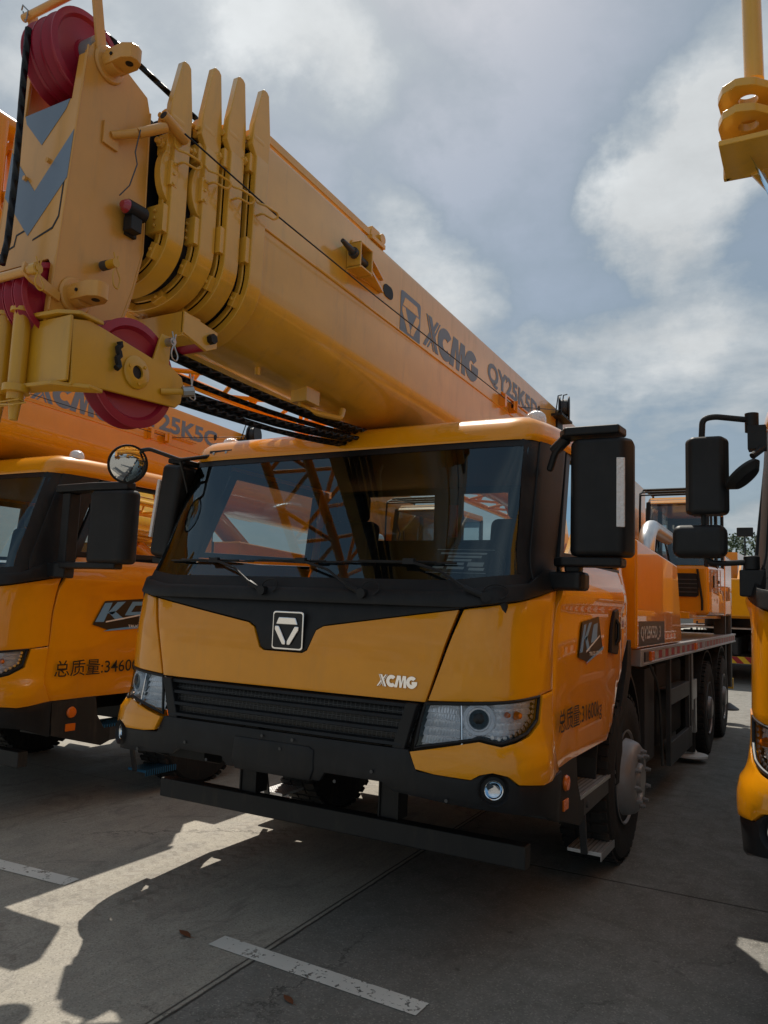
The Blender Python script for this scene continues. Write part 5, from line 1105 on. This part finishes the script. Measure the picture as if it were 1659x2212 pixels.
# ------------------------------------------------------------------ the cranes
GR = 'truck cranes parked side by side'
main = crane('truck_crane', 'amber truck crane in the middle, whole cab front with chrome hood emblem in view', GR, dict())
mirror_right(main); mirror_left(main); round_mirror(main)
mb = MB(); mb.box((-1.02, .95, 2.615), (-.86, 1.03, 2.75)); wl_ = mb.build('work_lamp', 'black', main, bevel=.012)
mb = MB(); mb.box((-1.005, .945, 2.63), (-.875, .95, 2.735)); subpart(wl_, mb.build('lens', 'whitelens', main))

def copy_tree(o, parent=None, skip=(), swap=None):
    c = o.copy(); col.objects.link(c); c.parent = parent
    for ch in list(o.children):
        if ch.name.split('.')[0] in skip: continue
        copy_tree(ch, c, skip, swap)
    if swap and c.type == 'MESH' and c.data.materials and c.data.materials[0] and c.data.materials[0].name in swap:
        c.material_slots[0].link = 'OBJECT'; c.material_slots[0].material = swap[c.data.materials[0].name]
    return c
SW = {'amber_paint': M['paint_orange'], 'boom_paint': M['paint_orange']}
SKIP = ('mass_lettering', 'model_lettering', 'logo_decal', 'round_mirror', 'work_lamp', 'windscreen_sticker', 'data_sheet', 'mirror')
SKIP_R = SKIP
DX_L = -3.58
left = copy_tree(main, None, SKIP, {**SW, 'zinc_plate': M['zinc'], 'step_plate': M['tread_blue']}); left.location = (DX_L, -.05, 0)
left['label'] = 'orange truck crane at left with 34600kg lettering on its door, cut by the left edge'
def texts(root, model, mass, logo):
    mb = MB(); flat_text(mb, model, .20, boom_to3(.3105), .0015, (1.42, 3.30), .035, width=1.27); mb.build('model_lettering', 'decal', root)
    bl = MB(); flat_text(bl, '总质量:' + mass, .135, side_to3(1.262), .001, (.10, .985), .006, width=.90); bl.build('mass_lettering', 'decal_black', root)
    T = side_to3(1.262); T2 = side_to3(1.2635)
    bl = MB(); flat(bl, [[(.40, 1.37), (.50, 1.545), (.96, 1.575), (1.12, 1.38), (.55, 1.33)]], T, .0012); dc = bl.build('logo_decal', 'decal_black', root)
    bl = MB(); flat(bl, [[(.42, 1.39), (.50, 1.53), (.57, 1.535), (.50, 1.39)], [(.53, 1.455), (.62, 1.54), (.70, 1.545), (.58, 1.445)], [(.54, 1.46), (.60, 1.47), (.70, 1.41), (.62, 1.40)], [(.70, 1.44), (.77, 1.545), (.92, 1.55), (.91, 1.52), (.80, 1.515), (.76, 1.465), (.90, 1.47), (.88, 1.44)], [(.50, 1.32), (.56, 1.335), (1.14, 1.385), (1.12, 1.355)]], T2, .001); subpart(dc, bl.build('logo_lettering', 'decal_blue', root))
    bl = MB(); flat(bl, [[(.52, 1.395), (.95, 1.462), (.95, 1.452), (.52, 1.385)]], T2, .0012); flat_text(bl, 'TRUCK CRANE', .022, side_to3(1.2645), .001, (.74, 1.345), .01, 1.4); subpart(dc, bl.build('logo_caption', 'white', root))
texts(left, 'QY25K5C', '34600kg', 'KCC')
mb = MB(); mb.prism([(1.60, .03), (1.63, -.03), (1.93, .0), (1.97, .06), (1.95, .14), (1.62, .13)], 2, 1.80, 2.30); mr = mb.build('mirror', 'black', left, bevel=.035, seg=4)
mb = MB(); mb.prism([(1.20, .06), (1.24, .0), (1.62, -.02), (1.93, .02), (1.93, .10), (1.60, .10), (1.22, .14)], 2, 2.30, 2.355); mb.prism([(1.22, .06), (1.26, .0), (1.62, -.02), (1.86, .02), (1.86, .10), (1.60, .10), (1.22, .14)], 2, 1.765, 1.81)
mb.prism([(1.14, .0), (1.32, -.02), (1.38, .02), (1.36, .12), (1.16, .14)], 2, 1.70, 1.80); mb.box((1.29, .02, 1.80), (1.37, .12, 2.30)); subpart(mr, mb.build('mirror_arm', 'black', left, bevel=.012))
right = copy_tree(main, None, SKIP + ('lattice_jib',), SW); right.location = (3.36, 0, 0)
right['label'] = 'orange truck crane cut off by the right edge, two stacked black mirrors on tube arms'
texts(right, 'QY25K5D', '31600kg', 'KD')
# two-piece mirrors of the right-hand crane (local to it)
def L(p): return (p[0]-3.36, p[1], p[2])
mb = MB(); mb.prism([L((1.885, -.16, 0))[:2], L((1.91, -.21, 0))[:2], L((2.04, -.20, 0))[:2], L((2.06, -.13, 0))[:2], L((2.03, -.08, 0))[:2], L((1.90, -.09, 0))[:2]], 2, 2.03, 2.365)
mr = mb.build('mirror', 'black', right, bevel=.022, seg=4)
mb = MB(); mb.box(L((1.835, -.22, 1.845)), L((2.05, -.12, 1.985))); subpart(mr, mb.build('wide_angle_mirror', 'black', right, bevel=.035, seg=4))
mb = MB(); mb.path([L(p) for p in ((1.95, -.15, 2.35), (1.955, -.15, 2.45), (2.0, -.14, 2.46), (2.15, -.1, 2.44))], .013, 10, sm=.06)
mb.tube(L((2.145, -.10, 2.39)), L((2.145, -.10, 2.47)), .028, 14); mb.box(L((2.13, -.14, 2.31)), L((2.20, -.06, 2.41))); subpart(mr, mb.build('mirror_arm', 'black', right, bevel=.006))
mb = MB(); mb.path([L(p) for p in ((1.96, -.15, 1.87), (1.97, -.15, 1.83), (2.03, -.14, 1.825), (2.14, -.1, 1.835))], .012, 10, sm=.05)
mb.tube(L((1.955, -.15, 1.96)), L((1.955, -.15, 2.06)), .010, 10); mb.tube(L((2.135, -.10, 1.80)), L((2.135, -.10, 1.86)), .032, 14); mb.box(L((2.09, -.14, 1.69)), L((2.19, -.05, 1.80)))
subpart(mr, mb.build('mirror_arm', 'black', right, bevel=.006))
c = Vector(L((2.115, -.2, 2.19))); n = Vector((-.55, .1, .62)).normalized(); mb = MB(); mb.lathe([(.0, -.03), (.06, -.025), (.085, .0), (.08, .012), (0, .018)], c, n, 32); mb.tube(L((2.15, -.18, 2.27)), L((2.19, -.14, 2.31)), .014, 10); subpart(mr, mb.build('round_mirror', 'black', right))
mb = MB(); mb.box(L((2.095, -.22, .79)), L((2.125, -.16, .84))); mb.build('side_marker', 'amber', right, bevel=.008)
# end of its stowed jib: pipe, double lug and loose film wrap
pipe = MB(); pipe.tube(L((2.262, -1.6, 3.0)), L((2.252, -1.6, 3.7)), .024, 20)
jp = pipe.build('jib_pipe', 'boom', right)
def lugplate(z, th):
    mb = MB(); cx, cy = 2.235, -1.60
    pts = [(cx-.055, cy+.10), (cx-.06, cy-.02), (cx-.045, cy-.06), (cx-.01, cy-.082), (cx+.03, cy-.07), (cx+.06, cy-.04), (cx+.10, cy+.0), (cx+.12, cy+.10)]
    outer = [(a-3.36, b) for a, b in pts]; hole = [(cx+.012+.024*math.cos(R(t))-3.36, cy-.005+.024*math.sin(R(t))) for t in range(0, 360, 20)]
    # ring of quads between hole and outer loop
    def onray(t):
        c_ = Vector((cx+.012-3.36, cy-.005)); d = Vector((math.cos(t), math.sin(t))); best = None
        for i in range(len(outer)):
            a, b = Vector(outer[i]), Vector(outer[(i+1) % len(outer)]); e = b-a; den = d.x*e.y-d.y*e.x
            if abs(den) < 1e-9: continue
            q = ((a-c_).x*e.y-(a-c_).y*e.x)/den; s_ = ((a-c_).x*d.y-(a-c_).y*d.x)/den
            if q > 0 and -1e-6 <= s_ <= 1+1e-6: best = q if best is None else max(best, q)
        return c_ + d*best
    N = 40; vs = []
    for zz in (z, z+th):
        for i in range(N):
            t = 2*math.pi*i/N; vs.append((cx+.012-3.36+.024*math.cos(t), cy-.005+.024*math.sin(t), zz))
        for i in range(N): o = onray(2*math.pi*i/N); vs.append((o.x, o.y, zz))
    fs = []
    for i in range(N):
        j = (i+1) % N
        fs += [(i, j, N+j, N+i), (2*N+j, 2*N+i, 3*N+i, 3*N+j), (j, i, 2*N+i, 2*N+j), (N+i, N+j, 3*N+j, 3*N+i)]
    mb.add(vs, fs); return mb
lg = lugplate(2.945, .022); lg.v += []
o1 = lg.build('jib_lug', 'boom', right, bevel=.002)
subpart(o1, lugplate(2.875, .022).build('lower_plate', 'boom', right, bevel=.002))
mb = MB(); mb.box(L((2.175, -1.50, 2.80)), L((2.36, -1.48, 3.0))); mb.box(L((2.18, -1.67, 2.80)), L((2.36, -1.48, 2.815))); mb.tube(L((2.26, -1.50, 2.82)), L((2.60, -.6, 2.72)), .028, 12)
subpart(o1, mb.build('lug_bracket', 'boom', right, bevel=.003))
mb = MB(); random.seed(9); pts = []
for i in range(9):
    for j in range(7): pts.append(L((2.225+.028*i+.014*j+random.uniform(-.004, .004), -1.60+.09*i+.004*j, 2.86-.045*i-.030*j+.010*math.sin(j*1.7+i)+random.uniform(-.006, .006))))
mb.add(pts, [(i*7+j, i*7+j+1, (i+1)*7+j+1, (i+1)*7+j) for i in range(8) for j in range(6)]); mb.build('film_wrap', 'film', right)
# second row, backs turned
for i, (x, y, lab) in enumerate(((.2, 26.5, 'distant orange truck crane in the row behind, striped rear board beyond the deck rail'), (3.9, 27.5, 'distant orange truck crane behind the right-hand one, mostly hidden'), (-3.4, 27.0, 'distant orange truck crane in the row behind, hidden past the left crane'))):
    d = copy_tree(main, None, SKIP + ('lattice_jib', 'mirror', 'winch_rope', 'spring', 'clip', 'wheel_nut', 'wear_pad', 'bolt', 'wiper'), SW); d.location = (x, y, 0); d.rotation_euler = (0, 0, math.pi); d['label'] = lab
    if i == 0:
        mb = MB(); mb.box((-.86, 9.85, 3.50), (-.50, 9.90, 3.72)); mm_ = mb.build('rear_mirror', 'black', d, bevel=.02)
        mb = MB(); mb.path([(-.68, 9.9, 3.52), (-.68, 9.92, 3.1), (-.62, 9.9, 2.5)], .02, 8); subpart(mm_, mb.build('mirror_stalk', 'black', d))
# ------------------------------------------------------------------ far background
def tree(x, y, h, lab):
    t = thing('tree', lab, 'tree', (x, y, 0)); rnd = random.Random(int(x*10))
    mb = MB(); mb.tube((0, 0, 0), (0, 0, h*.5), .22, 10, .12)
    for k in range(6): a = k*1.05; mb.tube((0, 0, h*.42), (math.cos(a)*h*.16, math.sin(a)*h*.16, h*.7), .08, 6, .03)
    mb.build('trunk', 'bark', t); mb = MB()
    cl = [(rnd.uniform(-.24, .24)*h, rnd.uniform(-.24, .24)*h, h*rnd.uniform(.5, .92), h*rnd.uniform(.08, .15)) for _ in range(18)]
    for cx, cy, cz, cr_ in cl:
        for _ in range(110):
            d = Vector((rnd.gauss(0, 1), rnd.gauss(0, 1), rnd.gauss(0, 1))).normalized()*cr_*rnd.uniform(.5, 1.1); p = Vector((cx, cy, cz))+d
            a = Vector((rnd.gauss(0, 1), rnd.gauss(0, 1), rnd.gauss(0, 1))).normalized()*.14; b = a.orthogonal().normalized()*.09
            mb.add([p-a, p+b, p+a, p-b], [(0, 1, 2, 3)])
    mb.build('crown', 'foliage', t, smooth=0); return t
tree(-2.6, 62, 8.2, 'green leafy tree top showing beside the far mirror on the horizon')
def block(x, y, wd, dp, h, lab):
    t = thing('apartment_block', lab, 'building', (x, y, 0)); mb = MB(); mb.box((-wd/2, 0, 0), (wd/2, dp, h)); wl = mb.build('wall', 'facade', t); mb = MB()
    nx, nz = int(wd/3), int(h/3)
    for i in range(nx):
        for j in range(nz): mb.box((-wd/2+1+3*i, -.03, 1+3*j), (-wd/2+2.4+3*i, .02, 2.5+3*j))
    mb.build('window', 'window', t, ); mb = MB(); mb.box((-wd/2-.2, -.2, h), (wd/2+.2, dp+.2, h+.5)); mb.build('roof', 'facade', t)
block(-23.5, 150, 12, 12, 21, 'beige apartment block far behind the cranes, seen through the operator cab glass')
